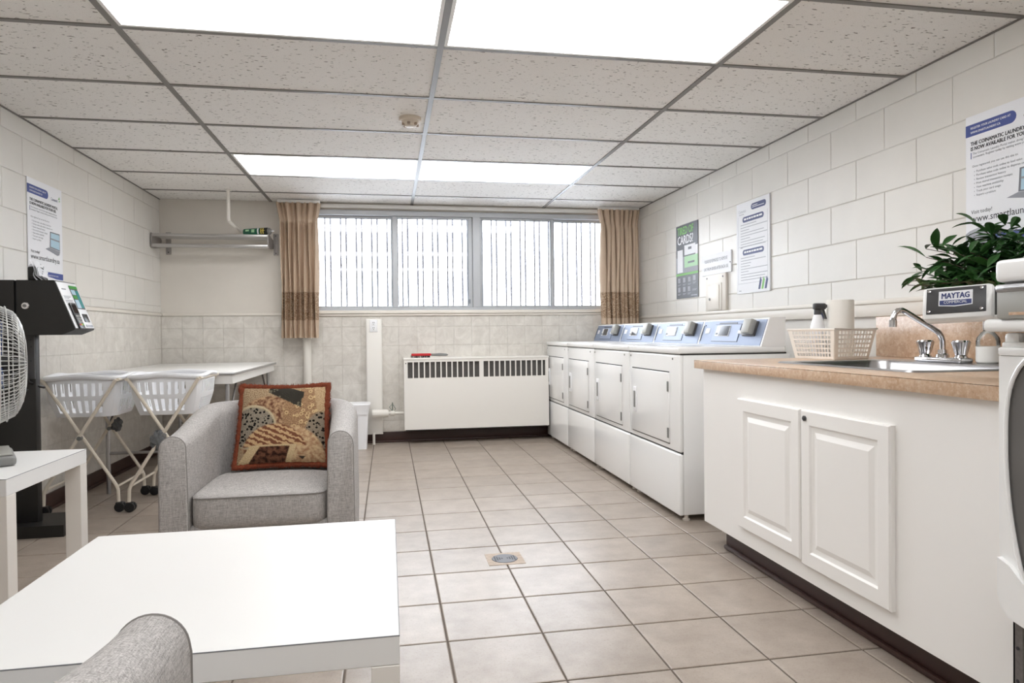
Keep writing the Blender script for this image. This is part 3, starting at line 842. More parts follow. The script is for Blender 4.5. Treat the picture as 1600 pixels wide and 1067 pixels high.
# plastic basket on the counter
ang = math.radians(11)
bk = thing('plastic_basket', 'cream perforated plastic basket on the counter beside the sink', 'basket', (1.997, 2.823, ZC), ang, local=True)
def basket_wall(b, hx0, hy0, hx1, hy1, z0, z1, nx, ny, nz, r0, holes):
    """tapered rectangular basket wall with real holes: nx/ny cells along sides, nz cells up"""
    def side(P0, P1, Q0, Q1, ncell):
        # fine columns: each cell = bar + hole
        us = [0]
        for k in range(ncell):
            us += [(k + .28) / ncell, (k + 1) / ncell]
        us += [1.0]
        vs_ = [0]
        for k in range(nz): vs_ += [(k + .32) / nz * .9 + .04, (k + 1) / nz * .9 + .04]
        vs_ += [1.0]
        vv = []
        for v in vs_:
            for u in us:
                a = P0.lerp(P1, u); c = Q0.lerp(Q1, u); vv.append(a.lerp(c, v))
        nu = len(us); ff = []
        for j in range(len(vs_) - 1):
            for i in range(nu - 1):
                hole = (i % 2 == 1) and (j % 2 == 1) and 1 <= i < nu - 2 and holes(i // 2, j // 2, ncell)
                if not hole: ff.append((j * nu + i, j * nu + i + 1, (j + 1) * nu + i + 1, (j + 1) * nu + i))
        b.add(vv, ff)
    c0 = [Vector((-hx0, -hy0, z0)), Vector((hx0, -hy0, z0)), Vector((hx0, hy0, z0)), Vector((-hx0, hy0, z0))]
    c1 = [Vector((-hx1, -hy1, z1)), Vector((hx1, -hy1, z1)), Vector((hx1, hy1, z1)), Vector((-hx1, hy1, z1))]
    for k, nc in ((0, nx), (1, ny), (2, nx), (3, ny)):
        side(c0[k], c0[(k + 1) % 4], c1[k], c1[(k + 1) % 4], nc)
    b.add(c0, [(3, 2, 1, 0)])
b = MB(); basket_wall(b, .100, .112, .122, .136, .002, .134, 13, 14, 6, 0, lambda i, j, n: 0 < i < n - 1 and 0 <= j < 6)
bmx = b; part('basket_body', bmx, M['plastic_cream'], bk, solid=-.0025, smooth=False)
b = MB(); b.tube([(-.124, -.138, .134), (.124, -.138, .134), (.124, .138, .134), (-.124, .138, .134)], .0045, 8, True); part('rim', b, M['plastic_cream'], bk)

def bk_pt(x, y): return (1.997 + x * math.cos(ang) - y * math.sin(ang), 2.823 + x * math.sin(ang) + y * math.cos(ang))
ZB = ZC + .006
sx, sy = bk_pt(-.064, .015)
spb = thing('spray_bottle', 'white spray bottle with grey trigger standing in the cream basket', 'bottle', (sx, sy, ZB))
b = MB(); b.lathe([(.030, ZB), (.033, ZB + .01), (.033, ZB + .12), (.030, ZB + .145), (.02, ZB + .185), (.014, ZB + .20)], (sx, sy, 0), 'z', 20); part('bottle_body', b, M['plastic_white'], spb)
b = MB(); b.lathe([(.016, ZB + .195), (.016, ZB + .218)], (sx, sy, 0), 'z', 16)
b.bbox(sx - .020, sx + .038, sy - .013, sy + .013, ZB + .218, ZB + .248, .008, 3); b.bbox(sx + .036, sx + .046, sy - .007, sy + .007, ZB + .226, ZB + .242, .003)
b.prism([(sx + .018, ZB + .22), (sx + .03, ZB + .22), (sx + .044, ZB + .176), (sx + .037, ZB + .176)], 'y', sy - .006, sy + .006)
part('trigger_head', b, M['darkgrey'], spb)
sx, sy = bk_pt(.018, .086)
bb = thing('small_bottle', 'small pale bottle with navy blue cap behind the paper towel roll', 'bottle', (sx, sy, ZB))
b = MB(); b.lathe([(.022, ZB), (.024, ZB + .008), (.024, ZB + .145), (.016, ZB + .17)], (sx, sy, 0), 'z', 18); part('bottle_body', b, M['paleblue'], bb)
b = MB(); b.lathe([(.019, ZB + .17), (.019, ZB + .218), (.016, ZB + .222)], (sx, sy, 0), 'z', 18); part('cap', b, M['navy'], bb)
sx, sy = bk_pt(.040, -.015)
pt = thing('paper_towel_roll', 'white paper towel roll standing in the cream basket', 'paper towel', (sx, sy, ZB))
b = MB(); b.lathe([(.018, ZB + .262), (.018, ZB), (.056, ZB), (.058, ZB + .004), (.058, ZB + .258), (.056, ZB + .262), (.018, ZB + .262)], (sx, sy, 0), 'z', 32, cap=False); part('roll', b, M['towel'], pt)
b = MB(); b.lathe([(.0175, ZB), (.0175, ZB + .262), (.016, ZB + .262), (.016, ZB)], (sx, sy, 0), 'z', 20, cap=False); part('core', b, M['laminate'], pt)

# ================================================================== POTTED PLANT
px_, py_ = 2.235, 1.93
pl = thing('potted_plant', 'bushy dark green leafy plant on the counter behind the front washer', 'plant', (px_, py_, ZC))
b = MB(); b.lathe([(.045, ZC), (.05, ZC + .004), (.07, ZC + .19), (.075, ZC + .2), (.075, ZC + .22), (.066, ZC + .22), (.064, ZC + .2)], (px_, py_, 0), 'z', 24); part('pot', b, M['pot'], pl)
b = MB(); b.lathe([(.063, ZC + .195), (.001, ZC + .2)], (px_, py_, 0), 'z', 20); part('soil', b, M['soil'], pl)
lb = MB()
Lp = [(0, .02, 0), (.14, .2, .012), (.32, .4, .02), (.5, .49, .015), (.66, .46, -.005), (.82, .30, -.04), (.93, .13, -.08), (1, 0, -.12)]
L_ = .098; W_ = .034
vs = []
for (t, wd, h) in Lp:
    vs += [(t * L_, -wd * W_, h * L_ + abs(wd) * .012), (t * L_, 0, h * L_), (t * L_, wd * W_, h * L_ + abs(wd) * .012)]
fs = []
for i in range(len(Lp) - 1):
    for k in range(2): fs.append((i * 3 + k, i * 3 + k + 1, i * 3 + k + 4, i * 3 + k + 3))
lb.add(vs, fs)
leaf_me = mesh_of('leaf', lb, M['leaf'], recalc=False, angle=1.5)
rng = random.Random(11)
stems = MB(); nleaf = 0
base = Vector((px_, py_, ZC + .19))
tips = []
for k in range(40):
    if k < 30:
        tip = Vector((px_ + rng.uniform(-.20, .06), py_ + rng.uniform(-.08, .50), ZC + rng.uniform(.24, .52)))
    else:
        tip = Vector((px_ + rng.uniform(-.2, .03), py_ + rng.uniform(.25, .44), ZC + rng.uniform(.22, .44)))
    dy = abs(tip.y - (py_ + .17)) / .40
    tip.z = min(tip.z, ZC + .57 - .24 * dy * dy)
    tip.x = min(tip.x, RW - .09)
    mid = base.lerp(tip, .5) + Vector((rng.uniform(-.03, .02), 0, rng.uniform(.03, .08)))
    pts = []
    for q in range(7):
        t = q / 6; pts.append(base * (1 - t) ** 2 + mid * 2 * t * (1 - t) + tip * t * t)
    st_ = MB(); st_.tube(pts, [.0028 - .0015 * q / 6 for q in range(7)], 5); part('stem', st_, M['leaf_stem'], pl)
    for q in range(7):
        t = .42 + .58 * q / 6
        p = base * (1 - t) ** 2 + mid * 2 * t * (1 - t) + tip * t * t
        a = rng.uniform(0, 2 * PI); el = rng.uniform(-.5, .7)
        d = Vector((math.cos(a) * math.cos(el), math.sin(a) * math.cos(el), math.sin(el)))
        along = (tip - base).normalized(); d = (d + along * .6).normalized()
        sc = rng.uniform(.7, 1.15)
        if p.x + d.x * L_ * sc > RW - .015: d.x = -abs(d.x)
        z = Vector((rng.uniform(-.4, .4), rng.uniform(-.4, .4), 1)); y = z.cross(d).normalized(); z = d.cross(y)
        mm = Matrix((d, y, z)).transposed().to_4x4(); mm = Matrix.Translation(p - Vector((px_, py_, ZC))) @ mm @ Matrix.Scale(sc, 4)
        o = bpy.data.objects.new('leaf', leaf_me); C.objects.link(o); o.parent = pl; o.matrix_local = mm; nleaf += 1
# the many inner leaves that cannot be told apart
inner = MB()
for k in range(420):
    p = Vector((px_ + rng.uniform(-.17, .06), py_ + rng.uniform(-.12, .46), 0))
    q = (p.y - (py_ + .17)) / .36
    p.z = ZC + .24 + rng.random() * max(.02, .25 * (1 - q * q)) + .02
    a = rng.uniform(0, 2 * PI); el = rng.uniform(-.7, .7)
    d = Vector((math.cos(a) * math.cos(el), math.sin(a) * math.cos(el), math.sin(el)))
    if p.x + d.x * L_ > RW - .015: d.x = -abs(d.x)
    z = Vector((rng.uniform(-.5, .5), rng.uniform(-.5, .5), 1)); y = z.cross(d).normalized(); z = d.cross(y)
    sc = rng.uniform(.6, 1.0)
    inner.add([p + d * (v[0] * sc) + y * (v[1] * sc) + z * (v[2] * sc) for v in lb.v], lb.f)
o = part('inner_leaves', inner, M['leaf'], pl, recalc=False); o['kind'] = 'stuff'

# ================================================================== FRONT WASHER (right edge)
wx, wy1, wy0 = 1.30, 1.268, .57
wa = thing('clothes_washer', 'large white front-loading washer with curved tinted door at the right edge', 'washer', (1.7, .92, 0))
b = MB(); b.bbox(wx + .035, 2.05, wy0, wy1 - .004, .40, .918, .012); part('cabinet', b, M['white_gloss'], wa)
# front frame: outer rectangle with an elliptical opening
def front_frame():
    b = MB(); cyc, czc, a, c = .93, .70, .322, .40
    n = 72; outer = []; inner = []
    for k in range(n):
        t = 2 * PI * k / n; ct, st = math.cos(t), math.sin(t)
        inner.append((cyc + a * ct, czc + c * st))
        # project on rectangle
        hy, hz = (wy1 - .93), (.914 - .70)
        ex = 1e9
        if abs(ct) > 1e-6: ex = min(ex, (hy if ct > 0 else (.93 - wy0)) / abs(ct))
        if abs(st) > 1e-6: ex = min(ex, (hz if st > 0 else .33) / abs(st))
        outer.append((cyc + ex * ct, czc + ex * st))
    return inner
# left upright of the front, shaped by the door arc
arc = []
for k in range(25):
    z = .355 + (.912 - .355) * k / 24
    q = max(0.0, 1 - ((z - .735) / .52) ** 2) if z < .70 else max(0.0, (1 - ((z - .70) / .27) ** 4) * .995)
    arc.append((1.005 + .245 * math.sqrt(q), z))
poly = [(wy1, .912), (wy1, .50), (wy1 - .012, .372), (wy1 - .016, .36)] + arc
pts = []
for p in poly: pts.append(p)
b = MB(); b.prism(pts, 'x', wx, wx + .045); part('front_frame', b, M['white_gloss'], wa, angle=.4)
rim = MB(); rim.tube([(wx - .002, y, z) for (y, z) in arc], .0045, 8); part('door_rim', rim, M['white_gloss'], wa)
b = MB(); b.box(wx + .004, wx + .03, wy0 + .02, 1.2505, .36, .91); part('door_window', b, M['tint'], wa, smooth=False)
# lower kick panel with raised lip
b = MB(); b.prism([(wy1 - .006, .478), (wy1 - .035, .468), (1.19, .43), (1.10, .395), (.95, .38), (.95, .33), (1.12, .335), (1.235, .356), (wy1 - .016, .372), (wy1 - .006, .40)], 'x', wx - .012, wx + .05); part('lower_panel', b, M['white_gloss'], wa, angle=.4)
b = MB(); b.box(wx + .02, 1.98, wy0 + .05, 1.214, 0.0, .40); part('pedestal', b, M['cab_white'], wa, smooth=False)
b = MB(); b.box(wx + .01, wx + .03, 1.222, 1.244, 0, .40); b.box(wx + .01, wx + .05, 1.240, 1.244, 0, .40)
lg = part('leg', b, M['galv'], wa, smooth=False)
for z in (.08, .15, .22, .29):
    b = MB(); b.lathe([(.004, wx + .009), (.004, wx + .012)], (0, 1.233, z), 'x', 8); part('bolt_hole', b, M['ink'], lg)
# top ledge, recess and console
b = MB(); b.bbox(wx - .005, 2.05, wy0, wy1, .912, .932, .006); part('top_panel', b, M['white_gloss'], wa)
b = MB(); b.box(wx + .05, 2.0, wy0 + .02, wy1 - .03, .93, .966); part('recess', b, M['dark_void'], wa, smooth=False)
b = MB(); b.bbox(wx + .005, wx + .03, 1.225, 1.262, .928, .962, .008); b.bbox(wx + .0, wx + .01, 1.19, 1.262, .928, .942, .004); part('bracket', b, M['white_gloss'], wa)
b = MB(); b.bbox(wx - .05, 2.04, wy0, 1.262, .964, .991, .010, 3); part('console_shelf', b, M['white_gloss'], wa)
b = MB(); b.bbox(wx - .055, 2.02, wy0, 1.222, .990, 1.052, .006); part('coin_housing', b, M['reader_grey'], wa)
b = MB(); b.bbox(wx - .058, wx - .04, wy0, 1.222, 1.045, 1.062, .005); b.bbox(wx - .062, wx - .04, wy0, 1.20, 1.05, 1.058, .003); part('steel_trim', b, M['steel'], wa)
b = MB(); b.bbox(wx - .06, 2.02, wy0, 1.222, 1.066, 1.112, .010, 3); part('console_top', b, M['white_gloss'], wa)
b = MB(); b.box(wx - .045, wx + .1, wy0 + .1, 1.21, 1.05, 1.068); part('console_neck', b, M['midgrey'], wa, smooth=False)
b = MB(); b.box(wx - .053, wx - .04, 1.221, 1.226, 1.0, 1.055); part('seam', b, M['dark_void'], wa, smooth=False)
b = MB(); b.box(wx - .0565, wx - .05, 1.0, 1.19, .998, 1.004); part('brown_reflection_strip', b, M['laminate'], wa, smooth=False)  # brown strip painting a reflection along the console's lower edge
# sign pod at the far end of the console
U = Vector((.10, -.155, .008)).normalized(); V = Vector((.30, .05, 1)); V = (V - U * V.dot(U)).normalized(); N = U.cross(V)
if N.x > 0: N = -N
PW, PH = .138, .078
fr = (Vector((1.208, 1.382, .992)), U, V, N)
b = MB(); b.obox(fr, 0, PW, 0, PH, -.045, 0, .009); part('sign_pod', b, M['white_gloss'], wa)
b = MB(); b.obox(fr, PW - .03, PW + .035, 0.002, PH - .004, -.09, -.016, .012); part('pod_neck', b, M['white_gloss'], wa)
b = MB(); b.obox(fr, .010, PW - .012, .012, PH - .006, 0, .002, .001); pg = part('sign_plate', b, M['darkgrey'], wa)
for (u, v) in ((.016, .018), (.016, PH - .012), (PW - .02, .018), (PW - .02, PH - .012)):
    q = MB(); q.lathe([(.0038, 0), (.0034, .003), (.0015, .0035)], (0, 0, 0), 'z', 10)
    b = MB(); o_, U_, V_, W2 = fr; b.add([o_ + U_ * (p[0] + u) + V_ * (p[1] + v) + W2 * (p[2] + .002) for p in q.v], q.f); part('screw', b, M['chrome'], pg)
b = MB(); b.opoly(fr, [(.035, .030), (.067, .027), (.101, .030), (.101, .064), (.035, .064)], .002, .0026); part('badge', b, M['paper'], pg, smooth=False)
b = MB(); b.opoly(fr, [(.037, .032), (.067, .0295), (.099, .032), (.099, .0425), (.037, .0425)], .0026, .003); part('badge_band', b, M['navy_ink'], pg, smooth=False)
text('lettering', 'MAYTAG', .0185, fr, .068, .0465, .0032, M['navy_ink'], pg, 'CENTER', sx=.74, bold=.0006)
text('lettering', 'COMMERCIAL', .0095, fr, .068, .0345, .0034, M['paper'], pg, 'CENTER', sx=.76)

# ================================================================== POSTERS AND WALL FITTINGS
def lines(b, fr, u, vtop, widths, step, h, w=.0012):
    for k, wd in enumerate(widths):
        b.obox(fr, u, u + wd, vtop - k * step - h, vtop - k * step, w - .0004, w)
def pill(b, fr, u0, u1, v0, v1, w, left=True, right=True):
    r = (v1 - v0) / 2; pts = []
    if right:
        for k in range(9):
            a = -PI / 2 + PI * k / 8; pts.append((u1 - r + r * math.cos(a), (v0 + v1) / 2 + r * math.sin(a)))
    else: pts += [(u1, v0), (u1, v1)]
    if left:
        for k in range(9):
            a = PI / 2 + PI * k / 8; pts.append((u0 + r + r * math.cos(a), (v0 + v1) / 2 + r * math.sin(a)))
    else: pts += [(u0, v1), (u0, v0)]
    b.opoly(fr, pts, w - .0005, w)

def portal_poster(fr, label, w_=.405, h_=.62):
    o_, U, V, N = fr
    t = thing('poster', label, 'poster', tuple(o_ + U * (w_ / 2) - V * h_), group='laundry portal posters')
    b = MB(); b.obox(fr, 0, w_, -h_, 0, .0, .004); part('board', b, M['paper'], t, smooth=False)
    F = (o_ + N * .004, U, V, N)
    b = MB(); pill(b, F, 0, .232, -.083, -.035, .0006, left=False); part('banner', b, M['blue_ink'], t, smooth=False)
    text('lettering', 'REGISTER YOUR LAUNDRY CARD AT', .0125, F, .024, -.055, .0009, M['paper'], t, sx=.88, bold=.0002)
    text('lettering', 'WWW.SMARTLAUNDRY.CA', .0125, F, .024, -.073, .0009, M['paper'], t, sx=.88, bold=.0002)
    text('lettering', 'THE COINAMATIC LAUNDRY PORTAL', .0215, F, .024, -.122, .0007, M['ink'], t, sx=.86, bold=.0007)
    text('lettering', 'IS NOW AVAILABLE FOR YOUR USE.', .0215, F, .024, -.143, .0007, M['ink'], t, sx=.86, bold=.0007)
    text('lettering', 'The Coinamatic Laundry Portal makes doing laundry more', .0125, F, .034, -.160, .0007, M['ink_grey'], t)
    text('lettering', 'convenient. Register today by visiting www.smartlaundry.ca', .0125, F, .034, -.174, .0007, M['ink_grey'], t)
    b = MB(); b.obox(F, .0245, .0275, -.176, -.150, .0002, .0007); part('rule', b, M['blue_ink'], t, smooth=False)
    text('lettering', 'Once registered, you can use this site to:', .0125, F, .032, -.212, .0007, M['ink_grey'], t)
    for k, s in enumerate(['Purchase value code online to load value', 'Purchase value code online to dispense card', 'Review transaction history', 'Print stored transaction receipts', 'View machine availability', 'Track your card usage', 'Report a problem']):
        text('lettering', '\u2022  ' + s, .0125, F, .040, -.234 - .0162 * k, .0007, M['ink_grey'], t)
    text('lettering', 'Visit today!', .022, F, .026, -.402, .0007, M['ink'], t)
    text('lettering', 'www.smartlaundry.ca', .040, F, .026, -.436, .0007, M['ink'], t, sx=.94, shear=.0)
    # laptop picture
    b = MB(); b.opoly(F, [(.240, -.352), (.362, -.362), (.362, -.262), (.246, -.262)], .0002, .0007); lp = part('laptop_picture', b, M['ink_grey'], t, smooth=False)
    b = MB(); b.opoly(F, [(.250, -.347), (.357, -.356), (.357, -.268), (.254, -.268)], .0007, .0009); part('laptop_screen', b, M['poster_sky'], lp, smooth=False)
    b = MB(); b.opoly(F, [(.253, -.306), (.357, -.310), (.357, -.301), (.253, -.298)], .0009, .0011); part('screen_bar', b, M['poster_grey'], lp, smooth=False)
    b = MB(); b.opoly(F, [(.190, -.366), (.240, -.353), (.364, -.364), (.354, -.386), (.330, -.391)], .0002, .0007); part('laptop_base', b, M['poster_grey'], lp, smooth=False)
    # card machine picture and lower banner
    b = MB(); b.opoly(F, [(0, -.545), (.15, -.545), (.175, -.50), (.165, -.468), (.10, -.452), (.02, -.470), (0, -.48)], .0002, .0006); part('machine_picture', b, M['ink_light'], t, smooth=False)
    b = MB(); pill(b, F, .105, w_, -.530, -.495, .0009, right=False); part('banner', b, M['blue_ink'], t, smooth=False)
    text('lettering', 'VALUE CARDS ARE AVAILABLE FROM YOUR OFFICE', .011, F, .122, -.517, .0012, M['paper'], t, sx=.84)
    # logo
    text('lettering', 'Coinamatic', .024, F, .262, -.078, .0007, M['navy_ink'], t, sx=.75)
    b = MB(); b.opoly(F, [(.352, -.06), (.372, -.058), (.366, -.042)], .0002, .0007); b.opoly(F, [(.356, -.072), (.374, -.070), (.37, -.062)], .0002, .0007); part('logo_mark', b, M['green_ink'], t, smooth=False)
    return t
portal_poster(fr_right(2.463, 1.842, RW - .006), 'white laundry portal poster with blue banner on the right wall above the plant')
portal_poster(fr_left(4.078, 1.842, LW + .006), 'white laundry portal poster with laptop picture on the left wall above the black kiosk', w_=.396)

# dark poster
F0 = fr_right(5.362, 1.24, RW - .006)
tp = thing('poster', 'charcoal poster with green and white headline TIRED OF CARDS?', 'poster', (RW - .006, 5.16, 1.24))
b = MB(); b.obox(F0, 0, .405, 0, .595, 0, .004); part('board', b, M['charcoal_ink'], tp, smooth=False)
F = (F0[0] - VX * .004, F0[1], F0[2], F0[3])
text('lettering', 'TIRED OF', .088, F, .028, .518, .0008, M['green_ink'], tp, sx=.80, bold=.0026)
text('lettering', 'CARDS?', .098, F, .028, .440, .0008, M['paper'], tp, sx=.86, bold=.0026)
b = MB(); b.obox(F, 0, .405, .205, .335, .0002, .0006); part('photo', b, M['poster_grey'], tp, smooth=False)
b = MB(); b.obox(F, .16, .36, .345, .425, .0002, .0007); b.obox(F, .362, .405, .30, .41, .0002, .0007); part('washer_picture', b, M['paper'], tp, smooth=False)
b = MB(); b.obox(F, .16, .405, .245, .335, .0006, .0010); part('green_machine', b, M['green_pale'], tp, smooth=False)
b = MB(); b.obox(F, .23, .29, .385, .405, .0008, .0011); b.obox(F, .225, .345, .275, .29, .001, .0013); part('machine_label', b, M['charcoal_ink'], tp, smooth=False)
b = MB(); b.obox(F, .028, .13, .21, .395, .001, .0016); part('phone_picture', b, M['paper'], tp, smooth=False)
b = MB(); b.obox(F, 0, .405, .185, .203, .0004, .0010); part('green_stripe', b, M['green_ink'], tp, smooth=False)
b = MB()
for (u, v) in ((.03, .115), (.125, .115), (.22, .115), (.31, .12), (.03, .04), (.125, .04), (.215, .04)):
    b.obox(F, u + .004, u + .05, v + .012, v + .052, .0003, .0007)
    b.obox(F, u, u + .06, v - .004, v, .0003, .0007); b.obox(F, u, u + .045, v - .012, v - .008, .0003, .0007)
b.obox(F, .30, .38, .062, .066, .0003, .0007); b.obox(F, .30, .37, .054, .058, .0003, .0007); b.obox(F, .28, .385, .014, .022, .0003, .0007)
part('icons', b, M['ink_light'], tp, smooth=False)['kind'] = 'stuff'

# notice sign
F0 = fr_right(4.882, 1.388, RW - .006)
ns = thing('notice_sign', 'small white sign reminding users to remove lint, above the electrical panel', 'sign', (RW - .01, 4.65, 1.388))
b = MB(); b.obox(F0, 0, .452, 0, .150, 0, .010); part('board', b, M['paper'], ns, smooth=False)
F = (F0[0] - VX * .010, F0[1], F0[2], F0[3])
text('lettering', 'PLEASE BE REMINDED TO REMOVE', .0335, F, .226, .092, .0006, M['ink_grey'], ns, 'CENTER', sx=.68)
text('lettering', 'LINT FROM DRYER AFTER EACH USE', .0335, F, .226, .034, .0006, M['ink_grey'], ns, 'CENTER', sx=.68)
b = MB(); b.lathe([(.005, RW - .018), (.005, RW - .016)], (0, 4.44, 1.455), 'x', 8); part('screw', b, M['ink'], ns)

# electrical panel
ep = thing('electrical_panel', 'cream electrical panel with small hinged door under the notice sign', 'panel', (RW - .01, 4.65, 1.105))
b = MB(); b.bbox(RW - .026, RW - .006, 4.492, 4.80, 1.12, 1.386, .003); part('cover', b, M['trim_cream'], ep)
b = MB(); b.bbox(RW - .031, RW - .025, 4.545, 4.75, 1.122, 1.318, .003); part('door_frame', b, M['trim_cream'], ep)
b = MB(); b.bbox(RW - .036, RW - .029, 4.575, 4.742, 1.130, 1.306, .003); d_ = part('door', b, M['plastic_cream'], ep)
b = MB(); b.lathe([(.010, RW - .040), (.010, RW - .035)], (0, 4.715, 1.205), 'x', 12); part('latch', b, M['midgrey'], d_)
for y in (4.53, 4.775):
    b = MB(); b.lathe([(.006, RW - .029), (.006, RW - .025)], (0, y, 1.362), 'x', 8); part('screw', b, M['ink_grey'], ep)

# instruction poster
F0 = fr_right(4.352, 1.222, RW - .006)
ip = thing('poster', 'white instruction poster with navy pill headings, second from the curtain', 'poster', (RW - .006, 4.15, 1.222))
b = MB(); b.obox(F0, 0, .412, 0, .61, 0, .008); part('board', b, M['paper'], ip, smooth=False)
F = (F0[0] - VX * .008, F0[1], F0[2], F0[3])
for (a_, b_, c_, d__) in ((.19, .372, .545, .585), (.08, .345, .475, .512), (.08, .345, .255, .292)):
    b = MB(); pill(b, F, a_, b_, c_, d__, .0006); part('heading_pill', b, M['navy_ink'], ip, smooth=False)
b = MB()
for (u0, u1, v) in ((.205, .27, .569), (.205, .35, .558), ): b.obox(F, u0, u1, v, v + .004, .0006, .0009)
for v in (.489, .269):
    u = .10
    for wd in (.03, .018, .028, .02, .032, .026, .036):
        b.obox(F, u, min(u + wd, .33), v, v + .012, .0006, .0009); u += wd + .006
part('heading_lettering', b, M['paper'], ip, smooth=False)['kind'] = 'stuff'
b = MB()
lines(b, F, .055, .462, [.20, .33, .11, .29, .33, .12, .30, .28, .31], .0185, .0045, .0006)
lines(b, F, .055, .24, [.18, .31, .13, .12, .33, .10, .33, .30, .32], .0185, .0045, .0006)
b.obox(F, .05, .08, .305, .312, .0002, .0006); b.obox(F, .03, .06, .016, .021, .0002, .0006); b.obox(F, .035, .10, .53, .534, .0002, .0006)
part('body_lettering', b, M['ink_light'], ip, smooth=False)['kind'] = 'stuff'
b = MB()
for (u0, u1) in ((.02, .022), (.388, .390)): b.obox(F, u0, u1, .06, .52, .0002, .0005)
b.obox(F, .02, .39, .315, .317, .0002, .0005); b.obox(F, .02, .30, .066, .068, .0002, .0005); part('border', b, M['ink_light'], ip, smooth=False)
text('lettering', 'Coinamatic', .03, F, .03, .543, .0006, M['ink_light'], ip, sx=.70)
def stripe(u0, u1, m_):
    b = MB(); b.opoly(F, [(u0, .018), (u0 + (u1 - u0) * .8, .018), (u1 + .012, .075), (u1 - .004, .098), (u0 + .016, .07)], .0002, .0007); part('leaf_stripe', b, m_, ip, smooth=False)
stripe(.275, .305, M['navy_ink']); stripe(.312, .342, M['green_ink']); stripe(.350, .380, M['navy_ink'])

# ================================================================== SHELF, CAN, CONDUIT, CURTAINS
sh = thing('wall_shelf', 'grey metal slatted wall shelf on brackets in the back left corner', 'shelf', (-1.43, 6.15, 1.65))
xs0, xs1 = -1.885, -.985
for (nm, y, z, r) in (('front_rail', 6.02, 1.806, .011), ('front_rail', 6.02, 1.722, .011)):
    b = MB(); b.bbox(xs0, xs1, y - .008, y + .008, z - .013, z + .013, .004); part(nm, b, M['shelf_alu'], sh)
for k in range(4):
    y = 6.07 + .045 * k
    b = MB(); b.tube([(xs0 + .01, y, 1.806), (xs1 - .005, y, 1.806)], .009, 8); part('slat', b, M['shelf_alu'], sh)
b = MB(); b.tube([(xs0 + .01, 6.10, 1.722), (xs1 - .005, 6.10, 1.722)], .009, 8); part('hanging_rail', b, M['shelf_alu'], sh)
for x, sgn in ((xs0 - .004, 1), (xs1 + .004, -1)):
    b = MB(); b.prism([(6.012, 1.706), (6.012, 1.822), (6.08, 1.822), (BW - .004, 1.80), (BW - .004, 1.73), (6.10, 1.706)], 'x', x - .004, x + .004); part('end_bracket', b, M['shelf_bracket'], sh)
for x in (-1.83, -.955):
    b = MB(); b.bbox(x - .02, x + .02, BW - .012, BW, 1.672, 1.86, .003); wp = part('wall_plate', b, M['shelf_bracket'], sh)
    for z in (1.69, 1.842):
        b = MB(); b.lathe([(.005, BW - .014), (.005, BW - .011)], (x, 0, z), 'y', 8); part('screw', b, M['ink'], wp)
for (a_, b_, c_, d__) in ((-.985, -.94, 1.77, 1.80), (-1.886, -1.82, 1.73, 1.76)):
    b = MB(); b.box(a_, b_, BW - .02, BW - .012, c_, d__); part('plate_arm', b, M['shelf_bracket'], sh, smooth=False)

can = thing('foam_can', 'green and black aerosol can lying on the metal wall shelf', 'can', (-1.065, 6.085, 1.816), math.radians(-10), local=True)
can.rotation_euler[1] = math.radians(-3)
def cyl(prof): 
    b = MB(); b.lathe(prof, (0, 0, .034), 'x', 24); return b
part('can_body', cyl([(.030, -.122), (.033, -.118), (.033, .02)]), M['can_green'], can)
part('can_collar', cyl([(.0332, .02), (.0332, .078), (.031, .082)]), M['can_black'], can)
part('can_dome', cyl([(.031, .082), (.028, .098), (.016, .108), (.012, .110)]), M['midgrey'], can)
part('nozzle', cyl([(.007, .108), (.006, .128), (.002, .13)]), M['paper'], can)
def can_patch(x0, x1, a0, a1, m_, nm):
    b = MB()
    def f(u, v):
        a = math.radians(a0 + (a1 - a0) * v); r = .0338; return (x0 + (x1 - x0) * u, -r * math.cos(a), .034 + r * math.sin(a))
    b.grid(f, 1, 8); part(nm, b, m_, can, recalc=False)
can_patch(.025, .034, -40, 60, M['yellow_ink'], 'label_print'); can_patch(.042, .052, -40, 60, M['yellow_ink'], 'label_print'); can_patch(.034, .06, 5, 14, M['yellow_ink'], 'label_print')
can_patch(-.002, .010, -40, 60, M['paper'], 'label_print'); can_patch(-.10, -.07, 10, 40, M['green_pale'], 'label_print'); can_patch(-.05, -.025, -10, 40, M['green_pale'], 'label_print')

cd = MB(); cd.tube([(-1.245, 5.80, CE + .01), (-1.245, 5.80, 1.915), (-1.243, 5.803, 1.90), (-1.244, 5.815, 1.893), (-1.235, 6.24, 1.87)], .0135, 10)
cdt = thing('conduit_pipe', 'thin white bent conduit dropping from the ceiling above the wall shelf', 'pipe', (-1.24, 5.8, 1.9))
part('bent_tube', cd, M['pipe'], cdt)
b = MB(); b.lathe([(.026, CE - .006), (.026, CE)], (-1.245, 5.80, 0), 'z', 16); part('ceiling_collar', b, M['pipe'], cdt)

